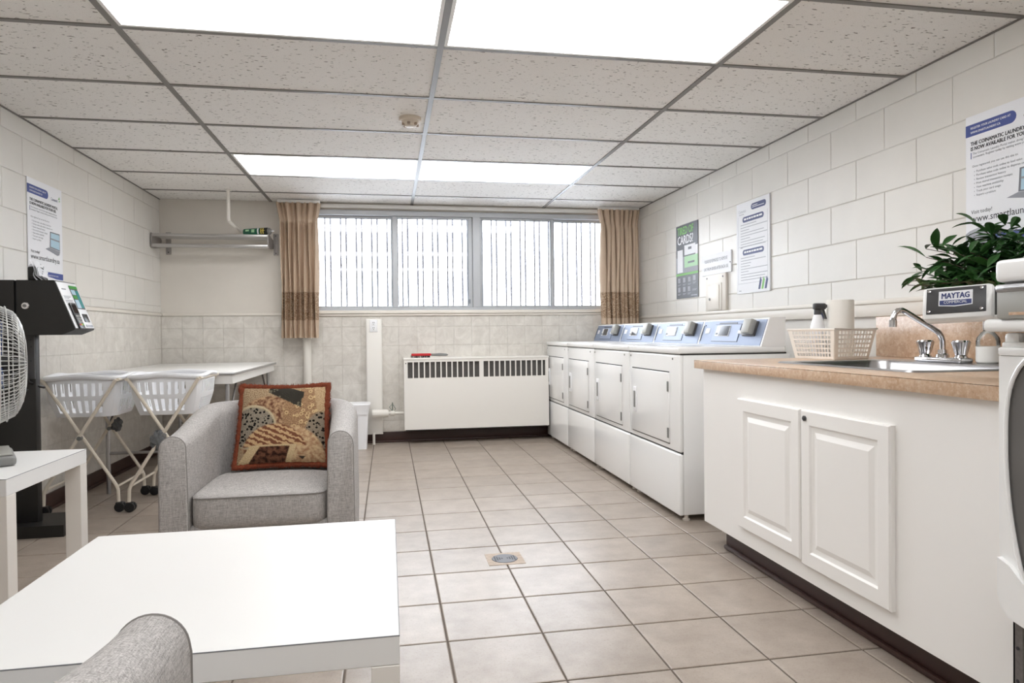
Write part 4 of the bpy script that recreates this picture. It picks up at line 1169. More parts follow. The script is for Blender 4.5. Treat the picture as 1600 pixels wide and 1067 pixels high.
def curtain(x0, x1, y, npl, label, flip, zb=.95):
    t = thing('curtain', label, 'curtain', ((x0 + x1) / 2, y, .95), group='beige pleated curtains')
    zt = CE - .028
    z_p, zb1, zb0 = zt - .155, 1.345, 1.10
    rng = random.Random(5 + npl)
    ph = [rng.uniform(-.5, .5) for _ in range(40)]
    def surf(u, z):
        uu = u if not flip else 1 - u
        # pleats bunch together; last stretch (towards the glass) is wider
        s = uu ** 1.0
        wob = .18 * math.sin(3.1 * u + z * 2) * (1 if z < z_p else 0)
        phase = (uu ** .82 if True else s) * npl * 2 * PI + wob
        d = (zt - z)
        amp = .036
        if z > z_p: amp = .018 + .010 * (z - z_p) / (zt - z_p)
        near = math.exp(-((z - z_p) / .022) ** 2)
        amp *= (1 - .55 * near)
        tri = 2 * abs(math.sin(phase / 2)) ** .75 - 1
        x = x0 + (x1 - x0) * u + .008 * math.sin(phase) * (1 if z < z_p else .55)
        flare = .03 * max(0, (z - z_p) / (zt - z_p)) * (u - .5) * 2
        x += flare + .006 * math.sin(phase * .5 + z * 5)
        yy = y - amp * tri - .016 * near + .008 * math.sin(z * 6 + ph[int(u * 20)] * .4)
        return (x, yy, z)
    def piece(name, za, zb_, nz, m_, dy=0):
        b = MB(); b.grid(lambda u, v: tuple(a + c for a, c in zip(surf(u, zb_ + (za - zb_) * v), (0, dy, 0))), npl * 18, nz, uv=True)
        return part(name, b, m_, t, angle=1.2)
    piece('drape', zt, zb1, 40, M['curtain'])
    piece('patterned_band', zb1, zb0, 8, M['curtain_band'])
    piece('hem', zb0, zb, 6, M['curtain'])
    for z_ in (zb1, zb0):
        b = MB(); b.tube([tuple(a + c for a, c in zip(surf(k / (npl * 18), z_), (0, -.0015, 0))) for k in range(npl * 18 + 1)], .0022, 5)
        part('band_edge', b, M['curtain'], t)
    # back face so that the cloth has a thickness
    b = MB(); b.grid(lambda u, v: tuple(a + c for a, c in zip(surf(u, zb + (zt - zb) * v), (0, .003, 0))), npl * 18, 24); part('lining', b, M['curtain'], t, angle=1.2)
    b = MB(); b.bbox(x0 - .02, x1 + .02, y - .012, y + .02, CE - .03, CE - .004, .004); part('header_track', b, M['white_satin'], t)
    return t
curtain(-.90, -.585, 6.125, 8, 'beige pinch-pleated curtain left of the window, full length in view', False)
curtain(1.96, 2.315, 6.125, 9, 'beige pinch-pleated curtain right of the window, lower end behind the dryers', True, 1.046)

# ================================================================== BACK WALL FITTINGS
rp = thing('riser_pipe', 'white vertical pipe below the left curtain', 'pipe', (-.70, 6.20, 0))
b = MB(); b.lathe([(.036, 0), (.036, 1.10)], (-.70, 6.222, 0), 'z', 20); part('pipe_run', b, M['pipe'], rp)
b = MB(); b.lathe([(.042, .93), (.042, .955)], (-.70, 6.222, 0), 'z', 20); part('collar', b, M['pipe'], rp)
dc = thing('duct_cover', 'white vertical raceway cover with an outlet, left of the radiator', 'duct', (-.125, 6.22, .085))
b = MB(); b.bbox(-.19, -.06, 6.196, BW, .085, 1.108, .004); b.bbox(-.196, -.054, 6.22, BW, .08, 1.112, .003); part('cover', b, M['rad_cream'], dc)
b = MB(); b.bbox(-.160, -.092, 6.188, 6.197, .995, 1.104, .004); op = part('outlet_plate', b, M['plastic_white'], dc)
for z in (1.026, 1.073):
    b = MB(); b.bbox(-.142, -.110, 6.184, 6.189, z - .017, z + .017, .003); rc = part('receptacle', b, M['plastic_white'], op)
    q = MB(); q.box(-.134, -.130, 6.183, 6.1845, z, z + .011); q.box(-.122, -.118, 6.183, 6.1845, z, z + .011); q.box(-.1285, -.1235, 6.183, 6.1845, z - .012, z - .006)
    off = ORG[dc.name]; ob = bpy.data.objects.new('slots', mesh_of('slots', q, M['ink'], off, smooth=False)); C.objects.link(ob); ob.parent = op
hp = thing('supply_pipe', 'white lagged pipe with a valve entering the radiator from the left', 'pipe', (0, 6.14, .20))
b = MB(); b.lathe([(.030, -.15), (.036, -.145), (.036, -.02), (.030, -.005)], (0, 6.135, .275), 'x', 18); part('lagging', b, M['pipe'], hp)
b = MB(); b.lathe([(.013, -.01), (.013, .128)], (0, 6.135, .275), 'x', 12); b.lathe([(.022, .012), (.024, .02), (.024, .045), (.018, .05)], (0, 6.135, .275), 'x', 12); part('valve_body', b, M['pipe'], hp)
b = MB(); b.tube([(.03, 6.135, .275), (.03, 6.135, .37)], .005, 8); b.tube([(.004, 6.13, .33), (.03, 6.13, .36), (.058, 6.13, .31), (.03, 6.13, .29)], .004, 6, True); part('valve_lever', b, M['brass'], hp)
b = MB(); b.tube([(-.135, 6.16, 0), (-.135, 6.16, .10)], .012, 10); part('drop_leg', b, M['pipe'], hp)

rd = thing('radiator', 'cream metal convector radiator with a dark slotted grille under the window', 'radiator', (.79, 6.16, .13))
RX0, RX1, RY = .133, 1.435, 6.07
b = MB()
b.box(RX0, RX1, RY, RY + .012, .13, .585); b.box(RX0, RX1, RY, RY + .012, .725, .748); b.box(RX0, RX0 + .032, RY, RY + .012, .585, .725); b.box(RX1 - .03, RX1, RY, RY + .012, .585, .725); b.box(.80, .838, RY, RY + .012, .585, .725)
b.box(RX0, RX0 + .012, RY + .012, BW - .006, .13, .748); b.box(RX1 - .012, RX1, RY + .012, BW - .006, .13, .748)
part('front_panel', b, M['rad_cream'], rd, smooth=False)
b = MB(); b.bbox(RX0 - .004, RX1 + .004, RY - .004, BW - .006, .745, .762, .004); part('top_panel', b, M['rad_cream'], rd)
b = MB(); b.box(RX0 + .02, RX1 - .02, RY + .05, RY + .06, .58, .73); part('grille_back', b, M['grille_dark'], rd, smooth=False)
b = MB(); b.box(RX0 + .012, RX1 - .012, RY + .03, BW - .02, .12, .135); part('bottom_panel', b, M['grille_dark'], rd, smooth=False)
for bank, (xa, xb) in enumerate(((.165, .80), (.838, 1.473))):
    for k in range(1, 13):
        x = xa + (xb - xa) * k / 13
        if x > 1.41: continue
        b = MB(); b.box(x - .0055, x + .0055, RY + .001, RY + .012, .585, .725); part('grille_bar', b, M['rad_cream'], rd, smooth=False)
b = MB()
for k in range(12):
    z = .59 + .0117 * k; b.box(.165, 1.42, RY + .016, RY + .03, z, z + .0045)
lv = part('louvres', b, M['grille_slat'], rd, smooth=False)
b = MB(); b.lathe([(.005, RY - .002), (.005, RY + .001)], (RX0 + .016, 0, .715), 'y', 8); part('screw', b, M['ink'], rd)

br = thing('hand_brush', 'red hand brush with a grey handle lying on top of the radiator', 'brush', (.36, 6.12, .762))
b = MB(); b.bbox(.20, .375, 6.10, 6.145, .778, .800, .008, 3); part('brush_head', b, M['red'], br)
b = MB(); b.tube([(.365, 6.122, .788), (.40, 6.122, .786), (.45, 6.122, .787), (.51, 6.122, .785), (.525, 6.122, .784)], [.009, .011, .014, .010, .005], 12); part('handle', b, M['midgrey'], br)
b = MB()
rg = random.Random(3)
for k in range(90):
    x = rg.uniform(.195, .37); y = rg.uniform(6.105, 6.14); b.tube([(x, y, .782), (x + rg.uniform(-.008, .004), y + rg.uniform(-.006, .006), .7625)], .0016, 4)
o = part('bristles', b, M['darkgrey'], br, smooth=False); o['kind'] = 'stuff'

bn = thing('waste_bin', 'white plastic waste bin with a lipped lid behind the armchair', 'bin', (-.30, 6.02, 0))
b = MB()
def loft(b, L):
    n = len(L[0]); b.add([p for l in L for p in l], [(i * n + k, i * n + (k + 1) % n, (i + 1) * n + (k + 1) % n, (i + 1) * n + k) for i in range(len(L) - 1) for k in range(n)] + [tuple(reversed(range(n))), tuple((len(L) - 1) * n + k for k in range(n))])
loft(b, [rrect(-.40, -.190, 5.92, 6.12, .02, 0), rrect(-.415, -.176, 5.905, 6.135, .02, .30)]); part('bin_body', b, M['plastic_white'], bn)
b = MB(); loft(b, [rrect(-.42, -.172, 5.90, 6.14, .02, .295), rrect(-.42, -.172, 5.90, 6.14, .02, .315), rrect(-.425, -.160, 5.893, 6.147, .02, .36), rrect(-.43, -.158, 5.89, 6.15, .02, .378), rrect(-.42, -.170, 5.90, 6.14, .02, .385)]); part('lid', b, M['plastic_white'], bn)

sd = thing('smoke_detector', 'ivory round smoke detector on a ceiling tile beside the central tee', 'detector', (.133, 3.76, CE - .045))
b = MB(); b.lathe([(.060, CE + .004), (.060, CE - .008), (.056, CE - .014), (.050, CE - .016)], (.133, 3.76, 0), 'z', 28); part('base', b, M['detector'], sd)
b = MB(); b.lathe([(.048, CE - .014), (.044, CE - .026), (.030, CE - .042), (.022, CE - .044), (.001, CE - .0445)], (.133, 3.76, 0), 'z', 28); part('dome', b, M['detector'], sd)
b = MB()
for k in range(6):
    a = 2 * PI * k / 6 + .26; x, y = .133 + .0385 * math.cos(a), 3.76 + .0385 * math.sin(a)
    b.bbox(x - .008, x + .008, y - .008, y + .008, CE - .040, CE - .026, .003)
part('vents', b, M['drain_tan'], sd)

fd = thing('floor_drain', 'square floor drain with a slotted steel grate in the tiled floor', 'drain', (.482, 2.896, 0))
b = MB(); b.box(DX0, DX1, DY0, DY1, -.002, .0012); part('surround', b, M['drain_tan'], fd, smooth=False)
b = MB(); b.lathe([(.056, .0012), (.054, .003)], (.482, 2.896, 0), 'z', 32); gt = part('grate', b, M['drain_steel'], fd)
for k in range(4):
    for sg in (-1, 1):
        x = .482 + sg * (.012 + .010 * k); h = .006 + .0085 * k
        b = MB(); b.box(x - .003, x + .003, 2.896 - h, 2.896 + h, .003, .0034); part('slot', b, M['ink'], gt, smooth=False)
        

# ================================================================== FOLDING TABLE, CARTS
ft = thing('folding_table', 'long white folding table with metal legs along the left wall', 'table', (-1.43, 5.37, 0))
TX0, TX1, TY0, TY1, TZ = -1.885, -.96, 4.56, 6.2, .745
b = MB(); b.bbox(TX0, TX1, TY0, TY1, TZ - .022, TZ, .005); part('tabletop', b, M['white_satin'], ft)
b = MB(); b.bbox(TX0, TX1, TY0 - .002, TY0 + .01, TZ - .020, TZ - .004, .003); b.bbox(TX1 - .01, TX1 + .002, TY0, TY1, TZ - .020, TZ - .004, .003); part('edge_band', b, M['steel'], ft)
b = MB(); b.box(TX0 + .01, TX1 - .012, TY0 + .012, TY0 + .028, TZ - .075, TZ - .022); b.box(TX1 - .028, TX1 - .012, TY0 + .028, TY1 - .03, TZ - .075, TZ - .022); b.box(TX0 + .01, TX0 + .026, TY0 + .028, TY1 - .03, TZ - .075, TZ - .022); b.box(TX0 + .026, TX1 - .028, TY1 - .03, TY1 - .014, TZ - .075, TZ - .022)
part('apron', b, M['white_satin'], ft, smooth=False)
for y in (4.62, 6.12):
    for x in (-1.72, -1.015):
        b = MB(); b.tube([(x, y, 0), (x, y, TZ - .022)], .0125, 10); part('leg', b, M['steel'], ft)
    b = MB(); b.tube([(-1.72, y, .25), (-1.015, y, .25)], .009, 8); part('crossbar', b, M['steel'], ft)
    s_ = 1 if y < 5 else -1
    for x in (-1.72, -1.015):
        b = MB(); b.tube([(x, y, .40), (x, y + s_ * .32, TZ - .03)], .007, 8); part('brace', b, M['galv'], ft)

def basket_shell(b, hx0, hy0, hx1, hy1, z0, z1):
    """rounded tapered laundry basket, slots are real openings"""
    nsx, nsy = 7, 9
    def per(u_list, hx, hy, r, z):
        pass
    # perimeter samples: for every side a list of (fraction, slotcolumn)
    samples = []
    for side, n in ((0, nsx), (1, nsy), (2, nsx), (3, nsy)):
        fr_ = []
        lo, hi = .14, .86
        for k in range(n):
            a = lo + (hi - lo) * k / n
            fr_ += [(a, 1), (a + (hi - lo) / n * .5, 0)]
        samples += [(side, f, s) for f, s in fr_] + [(side, hi, 0), (side, .93, 0), (side, 1.0, 0)] 
        samples[-1] = (side, .985, 0)
        samples += []
    zz = [0, .05, .10, .42, .48, .54, .86, .9, 1.0]
    solid_rows = {2: 1, 5: 1}
    def pos(side, f, v):
        hx = hx0 + (hx1 - hx0) * v; hy = hy0 + (hy1 - hy0) * v
        c = [(-1, -1), (1, -1), (1, 1), (-1, 1)]
        a, d = c[side], c[(side + 1) % 4]
        x = a[0] + (d[0] - a[0]) * f; y = a[1] + (d[1] - a[1]) * f
        # superellipse rounding
        p = 7.0; m_ = (abs(x) ** p + abs(y) ** p) ** (1 / p)
        x, y = x / m_, y / m_
        bulge = .012 * math.sin(PI * v)
        return (x * (hx + bulge), y * (hy + bulge), z0 + (z1 - z0) * v)
    n = len(samples); vs = [pos(s, f, v) for v in zz for (s, f, _) in samples]
    fs = []
    for j in range(len(zz) - 1):
        for i in range(n):
            if samples[i][2] and j in solid_rows: continue
            i2 = (i + 1) % n; fs.append((j * n + i, j * n + i2, (j + 1) * n + i2, (j + 1) * n + i))
    fs.append(tuple(reversed(range(n))))
    b.add(vs, fs)

def cart(cx, cy, label, rot=0):
    t = thing('laundry_cart', label, 'cart', (cx, cy, 0), rot, group='laundry carts', local=True)
    hx, hy = .193, .205
    b = MB(); basket_shell(b, hx - .04, hy - .045, hx - .002, hy - .002, .532, .748); part('basket', b, M['plastic_white'], t, solid=-.003, angle=.5)
    b = MB(); n = 64
    pts = []
    for k in range(n):
        a = 2 * PI * k / n; x, y = math.cos(a), math.sin(a); m_ = (abs(x) ** 6 + abs(y) ** 6) ** (1 / 6)
        pts.append((x / m_ * (hx + .006), y / m_ * (hy + .006), .752 + .006 * math.cos(4 * a)))
    b.tube(pts, .0135, 8, True); part('rim', b, M['plastic_white'], t)
    for y in (-hy, hy):
        for s in (-1, 1):
            yy = y + s * .011
            b = MB(); b.tube([(-s * (hx - .004), yy, .738), (-s * (hx - .03), yy, .695), (s * .17, yy, .155), (s * .182, yy, .125), (s * .185, yy, .055)], .0095, 8); part('frame_leg', b, M['frame_cream'], t)
        b = MB(); b.lathe([(.012, y - .022), (.012, y + .022)], (0, 0, .418), 'y', 10); part('pivot', b, M['midgrey'], t)
    for s in (-1, 1):
        b = MB(); b.tube([(s * hx, -hy, .736), (s * hx, hy, .736)], .009, 8); part('top_bar', b, M['frame_cream'], t)
        b = MB(); b.tube([(s * .178, -hy + .01, .14), (s * .178, hy - .01, .14)], .007, 8); part('lower_bar', b, M['frame_cream'], t)
    for y in (-hy, hy):
        for s in (-1, 1):
            yy = y + s * .011
            b = MB(); b.tube([(s * .185, yy, .062), (s * .185, yy, .05)], .006, 8); b.bbox(s * .185 - .014, s * .185 + .022, yy - .018, yy + .018, .034, .054, .006, 2); cs = part('caster', b, M['black_plastic'], t)
            for d in (-.014, .014):
                w_ = MB(); w_.lathe([(.014, -.010), (.0255, -.008), (.027, 0), (.0255, .008), (.014, .010)], (s * .185 + .008, yy + d, .027), 'y', 18); part('wheel', w_, M['rubber'], cs)
    return t
c1 = cart(-1.677, 4.335, 'white laundry basket cart on cream folding frame, left one beside the black kiosk')
c2 = cart(-1.247, 4.335, 'white laundry basket cart on cream folding frame, right one behind the armchair')
b = MB(); b.tube([(-.062, -.216, .352), (-.088, -.216, .315)], .0115, 8); part('red_tape', b, M['red_tape'], c1)
def rag(name, label, c, sc, n=5, seed=1):
    rg = random.Random(seed); b = MB()
    def f(u, v):
        a = u * 2 * PI; th = v * PI
        r = sc * (1 + .28 * math.sin(3 * a + 2 * th) + .18 * math.sin(7 * a - 4 * th))
        return (c[0] + r * math.sin(th) * math.cos(a), c[1] + .6 * r * math.sin(th) * math.sin(a), c[2] + 1.25 * r * math.cos(th))
    b.grid(f, 28, 14, True); return single(name, b, M['rag'], label, 'rag', angle=1.2)
rag('grey_rag', 'grey rag tied around the crossing of the right cart frame', (-1.275, 4.115, .395), .034, seed=2)
rag('grey_rag', 'grey rag hanging on the rear frame of the left cart', (-1.635, 4.535, .44), .026, seed=4)

# ================================================================== PAYMENT KIOSK
ki = thing('payment_kiosk', 'black laundry payment kiosk on a post against the left wall', 'kiosk', (-1.75, 3.78, 0))
KX = LW + .008
b = MB(); b.prism([(KX, 3.67), (-1.572, 3.67), (-1.60, 3.94), (KX, 3.94)], 'z', 0, .058); part('base_plate', b, M['black'], ki)
b = MB(); b.bbox(KX, -1.722, 3.755, 3.80, .058, .99, .003); part('post', b, M['black'], ki)
b = MB(); b.box(-1.788, -1.723, 3.749, 3.756, .77, .985); mp_ = part('mounting_plate', b, M['darkgrey'], ki, smooth=False)
for (x, z) in ((-1.738, .965), (-1.736, .93), (-1.738, .86), (-1.780, .93), (-1.757, .83)):
    b = MB(); b.lathe([(.004, 3.7475), (.004, 3.7495)], (x, 0, z), 'y', 8); part('hole', b, M['ink'], mp_)
b = MB(); b.prism([(KX, .987), (-1.762, .987), (-1.762, 1.252), (KX, 1.252)], 'y', 3.65, 3.872); part('rear_housing', b, M['black'], ki, angle=.3)
b = MB(); b.prism([(-1.750, .987), (-1.556, .987), (-1.500, 1.010), (-1.497, 1.017), (-1.585, 1.250), (-1.588, 1.252), (-1.750, 1.252)], 'y', 3.65, 3.872); part('front_housing', b, M['black'], ki, angle=.3)
b = MB(); b.box(-1.765, -1.747, 3.66, 3.862, .992, 1.247); part('seam', b, M['black_plastic'], ki, smooth=False)
b = MB(); b.lathe([(.018, 3.651), (.018, 3.646), (.015, 3.642), (.001, 3.6415)], (-1.712, 0, 1.128), 'y', 22); lk = part('lock', b, M['chrome'], ki)
b = MB(); b.lathe([(.008, 3.642), (.008, 3.639)], (-1.712, 0, 1.128), 'y', 14); part('keyhole', b, M['midgrey'], lk)
A, B_ = Vector((-1.497, 0, 1.017)), Vector((-1.585, 0, 1.250)); V = (B_ - A).normalized(); N = Vector((V.z, 0, -V.x))
fr = (Vector((-1.497, 3.652, 1.017)), VY, V, N)
Hk, Wk = (B_ - A).length, .218
b = MB(); b.obox(fr, .004, Wk - .004, .002, Hk - .004, 0, .003, .001); fp = part('face_plate', b, M['paleblue'] if False else M['plastic_white'], ki)
b = MB(); b.obox(fr, .118, .205, .105, .228, .003, .0042); sc_ = part('display', b, M['black_plastic'], fp, smooth=False)
b = MB(); b.obox(fr, .118, .205, .214, .230, .0042, .0052); part('screen_header', b, M['screen_green'], sc_, smooth=False)
for (c_, d__) in ((.182, .208), (.11, .155)):
    b = MB(); b.obox(fr, .122, .165, c_, d__, .0042, .005); part('screen_tile', b, M['poster_sky'], sc_, smooth=False)
b = MB(); b.obox(fr, .122, .165, .160, .178, .0042, .005); part('screen_tile', b, M['screen_green'], sc_, smooth=False)
b = MB(); b.obox(fr, .170, .200, .112, .206, .0042, .0048); part('screen_area', b, M['screen_lit'], sc_, smooth=False)
b = MB(); b.obox(fr, .135, .19, .035, .078, .003, .006, .001); part('coupon_slot', b, M['black_plastic'], fp)
b = MB(); b.obox(fr, .13, .205, .008, .02, .003, .0045, .0005); part('label_strip', b, M['ink_light'], fp)
b = MB(); b.obox(fr, .03, .092, -.004, .132, .003, .012, .003); rdk = part('card_terminal', b, M['black_plastic'], ki)
b = MB(); b.obox(fr, .036, .086, .078, .120, .012, .0132); part('terminal_screen', b, M['screen'], rdk, smooth=False)
for r_ in range(4):
    for c_ in range(3):
        b = MB(); b.obox(fr, .038 + .017 * c_, .050 + .017 * c_, .012 + .015 * r_, .022 + .015 * r_, .012, .0140, .0007); part('key', b, M['reader_grey'] if not (r_ == 0) else (M['red'], M['yellow_ink'], M['green_ink'])[c_], rdk)
b = MB()
for (u, v, wd) in ((.02, .165, .07), (.02, .158, .05), (.02, .145, .075), (.02, .138, .075)): b.obox(fr, u, u + wd, v, v + .0025, .003, .0036)
for (u, v, wd) in ((.018, .172, .085), (.018, .150, .085)): b.obox(fr, u, u + wd, v, v + .001, .003, .0036)
b.obox(fr, .03, .075, .205, .21, .003, .0036); part('instruction_print', b, M['ink_grey'], fp, smooth=False)
b = MB(); b.tube([(-1.768, 3.745, .965), (-1.768, 3.738, .90), (-1.765, 3.735, .82), (-1.745, 3.74, .755), (-1.72, 3.79, .73), (-1.722, 3.84, .722)], .006, 8); b.tube([(-1.765, 3.75, .715), (-1.725, 3.79, .722)], .005, 8); part('power_cable', b, M['black_plastic'], ki)

rh = thing('receipt_holder', 'crumpled receipts in a small black holder on top of the kiosk', 'holder', (-1.70, 3.76, 1.252))
b = MB(); b.bbox(-1.735, -1.69, 3.72, 3.80, 1.2525, 1.325, .008); part('holder_cup', b, M['black_plastic'], rh)
rg = random.Random(8)
for k in range(4):
    x0 = -1.69 + .014 * k; b = MB()
    def f(u, v, k=k, x0=x0): return (x0 - .03 + .035 * v + .010 * math.sin(6 * v + k), 3.71 + .09 * u, 1.254 + (.10 - .018 * k) * (1 - v) * (1 - .2 * math.sin(4 * v)) + .004 * math.sin(9 * u))
    b.grid(f, 6, 8); part('receipt', b, M['paper'], rh, solid=.0006)
b = MB()
for k in range(6): b.box(-1.667 + .002 * k, -1.664 + .002 * k, 3.7055, 3.708, 1.262 + .011 * k, 1.266 + .011 * k)
part('receipt_print', b, M['ink_grey'], rh, smooth=False)

# ================================================================== TABLES, FAN
def parsons(name, label, x0, x1, y0, y1, h, lw, leglen=None):
    t = thing(name, label, 'table', ((x0 + x1) / 2, (y0 + y1) / 2, 0))
    b = MB(); b.bbox(x0, x1, y0, y1, h - .052, h, .0015, 1); part('tabletop', b, M['table_white'], t, angle=.3)
    for x in (x0, x1 - lw):
        for y in (y0, y1 - lw):
            b = MB(); b.bbox(x, x + lw, y, y + lw, 0, h - .0525, .0012, 1); part('leg', b, M['taupe'], t, angle=.3)
    b = MB(); e = .0006
    b.box(x0 - e, x1 + e, y0 - e, y0, h - .0018, h - .0002); b.box(x1, x1 + e, y0, y1, h - .0018, h - .0002)
    part('edge_seam', b, M['ink_grey'], t, smooth=False)
    return t
parsons('coffee_table', 'large square white coffee table between the two grey armchairs', -.757, .013, 1.199, 1.957, .45, .049)
parsons('side_table', 'small white side table at the left edge, holding the fan', -1.687, -1.133, 2.285, 2.840, .55, .054)

fx, fy, fz = -1.312, 2.60, .885
fan = thing('desk_fan', 'grey metal desk fan with wire guard on the white side table', 'fan', (fx, fy, .55))
b = MB(); b.bbox(fx - .20, fx + .045, fy - .12, fy + .12, .551, .585, .012, 3); part('base', b, M['midgrey'], fan)
b = MB(); b.bbox(fx - .19, fx + .035, fy - .11, fy + .11, .585, .592, .004, 2); part('base_trim', b, M['reader_grey'], fan)
b = MB(); b.tube([(fx - .10, fy, .588), (fx - .10, fy, fz - .03)], .018, 14); part('stem', b, M['midgrey'], fan)
b = MB(); b.lathe([(.02, -.20), (.06, -.19), (.068, -.12), (.06, -.06), (.02, -.05)], (fx, fy, fz), 'x', 24); part('motor', b, M['midgrey'], fan)
R_ = .203
fan.rotation_euler[2] = .50
def guard(sign, depth):
    b = MB()
    for k in range(80):
        a = 2 * PI * k / 80; pts = []
        for q in range(8):
            t = q / 7 * PI / 2; r = R_ * math.cos(t) if False else R_ * (1 - (q / 7) * .80); 
            d = depth * math.sin(math.acos(max(-1, min(1, (r / R_) ** 1.6))))
            pts.append((fx + sign * d, fy + r * math.cos(a), fz + r * math.sin(a)))
        b.tube(pts, .0014, 4)
    for rr in (.97, .84, .66, .42, .2):
        d = depth * math.sin(math.acos(min(1, rr ** 1.6))); n = 56
        b.tube([(fx + sign * d, fy + R_ * rr * math.cos(2 * PI * k / n), fz + R_ * rr * math.sin(2 * PI * k / n)) for k in range(n)], .002, 5, True)
    return b
part('front_guard', guard(1, .082), M['wire'], fan); part('rear_guard', guard(-1, .07), M['wire'], fan)
n = 64
b = MB(); b.tube([(fx, fy + (R_ + .003) * math.cos(2 * PI * k / n), fz + (R_ + .003) * math.sin(2 * PI * k / n)) for k in range(n)], .005, 8, True); part('guard_ring', b, M['wire'], fan)
b = MB(); b.lathe([(.038, .062), (.036, .080), (.02, .084)], (fx, fy, fz), 'x', 24); part('guard_badge', b, M['reader_grey'], fan)
b = MB(); b.lathe([(.03, -.05), (.03, .03), (.022, .04)], (fx, fy, fz), 'x', 20); part('hub', b, M['black_plastic'], fan)
for k in range(4):
    a0 = 2 * PI * k / 4; b = MB()
    def f(u, v, a0=a0):
        r = .025 + .135 * v; w_ = (.55 + .35 * v) * (1 - .25 * v * v); a = a0 + (u - .5) * w_ * 1.6; return (fx + .03 * (u - .5), fy + r * math.cos(a), fz + r * math.sin(a))
    b.grid(f, 8, 6); part('blade', b, M['blade'], fan, solid=.002)

# ================================================================== ARMCHAIRS
def armchair(label, loc, rot):
    """tub armchair, local frame: front faces -Y, front edge at y=0, width .75, depth .74"""
    t = thing('armchair', label, 'armchair', loc, rot, group='grey tub armchairs', local=True)
    W2, D, r = .367, .72, .27
    path = []      # outer plan, from left arm front round the back to right arm front: (x, y, nx, ny)
    def add(x, y, nx, ny): path.append((x, y, nx, ny))
    for k in range(9): add(-W2, (D - r) * k / 8, -1, 0)
    for k in range(1, 10):
        a = PI - (PI / 2) * k / 10; add(-W2 + r + r * math.cos(a), D - r + r * math.sin(a), math.cos(a), math.sin(a))
    for k in range(7): add(-W2 + r + (2 * W2 - 2 * r) * k / 6, D, 0, 1)
    for k in range(1, 10):
        a = PI / 2 - (PI / 2) * k / 10; add(W2 - r + r * math.cos(a), D - r + r * math.sin(a), math.cos(a), math.sin(a))
    for k in range(9): add(W2, (D - r) * (1 - k / 8), 1, 0)
    n = len(path)
    def top(y): 
        s = min(1, max(0, y / (D * .85))); return .582 + .080 * (s * s * (3 - 2 * s))
    def thick(y):
        s = min(1, max(0, y / D)); return .098 + .030 * s
    def section(i):
        x, y, nx, ny = path[i]; th = thick(y); zt = top(y); pts = []
        lean = .0
        R1 = th / 2
        prof = [(0.0, .035), (-.004, .2), (-.002, zt - R1 * 1.15)]
        for k in range(1, 18):
            a = PI * k / 18; prof.append((R1 - R1 * math.cos(a) if True else 0, zt - R1 + R1 * math.sin(a) * 1.0))
        prof += [(th, zt - R1 * 1.15), (th + .004, .34), (th + .006, .2), (th + .004, .036)]
        return [Vector((x - nx * d, y - ny * d, z)) for d, z in prof]
    secs = [section(i) for i in range(n)]; m_ = len(secs[0])
    b = MB(); b.add([p for s in secs for p in s], [(i * m_ + k, i * m_ + k + 1, (i + 1) * m_ + k + 1, (i + 1) * m_ + k) for i in range(n - 1) for k in range(m_ - 1)] + [(i * m_ + m_ - 1, i * m_, (i + 1) * m_, (i + 1) * m_ + m_ - 1) for i in range(n - 1)])
    b.add(secs[0], [tuple(range(m_))]); b.add(secs[-1], [tuple(range(m_))])
    part('tub_frame', b, M['fabric'], t, angle=.9)
    # front panels and piping
    for s in (0, n - 1):
        q = secs[s]
        b = MB(); b.tube([p + Vector((0, -.001, 0)) for p in q[:-1]], .0022, 6); part('piping', b, M['piping'], t)
        c = sum(q, Vector()) / m_
        vs = [Vector(p) + Vector((0, -.002, 0)) for p in q] + [c.lerp(Vector(p), .88) + Vector((0, -.007, 0)) for p in q]
        b = MB(); b.add(vs, [(k, (k + 1) % m_, m_ + (k + 1) % m_, m_ + k) for k in range(m_)] + [tuple(range(m_, 2 * m_))]); part('arm_front', b, M['fabric'], t, angle=.5)
    # base rail
    b = MB(); b.bbox(-W2 + .102, W2 - .102, .012, .50, .04, .222, .01, 2); part('base_rail', b, M['fabric'], t)
    # seat cushion: rounded, crowned
    b = MB(); hw = W2 - .104; yf, yb = -.005, .585
    def plan(a):
        # D-shaped plan
        x, y = math.cos(a), math.sin(a); p = 12.0 if y < 0 else 3.0
        k = (abs(x) ** p + abs(y) ** p) ** (1 / p); return x / k * hw, (yf + yb) / 2 + y / k * (yb - yf) / 2
    prof = [(.90, .206), (.97, .212), (.997, .228), (1.0, .25), (1.0, .31), (.995, .328), (.97, .341), (.90, .347), (.7, .352), (.4, .356), (.02, .358)]
    NN = 72; vs = []
    cyc = (yf + yb) / 2
    for sc_, z in prof:
        for k in range(NN):
            x, y = plan(2 * PI * k / NN); vs.append((x * sc_, cyc + (y - cyc) * sc_, z))
    b.add(vs, [(i * NN + k, i * NN + (k + 1) % NN, (i + 1) * NN + (k + 1) % NN, (i + 1) * NN + k) for i in range(len(prof) - 1) for k in range(NN)] + [tuple(reversed(range(NN))), tuple((len(prof) - 1) * NN + k for k in range(NN))])
    cu = part('seat_cushion', b, M['fabric'], t, angle=1.2)
    b = MB(); b.tube([(plan(2 * PI * k / NN)[0] * .994, cyc + (plan(2 * PI * k / NN)[1] - cyc) * .997, .334) for k in range(NN)], .0025, 6, True); part('seam_piping', b, M['piping'], cu)
    for x in (-W2 + .06, W2 - .06):
        for y in (.05, D - .09):
            b = MB(); b.lathe([(.018, 0), (.022, .045)], (x * (1 if y < .3 else .75), y, 0), 'z', 14); part('foot', b, M['black_plastic'], t)
    return t
armchair('grey fabric tub armchair with a patterned pillow, facing the camera behind the coffee table', (-.515, 2.855, 0), 0)
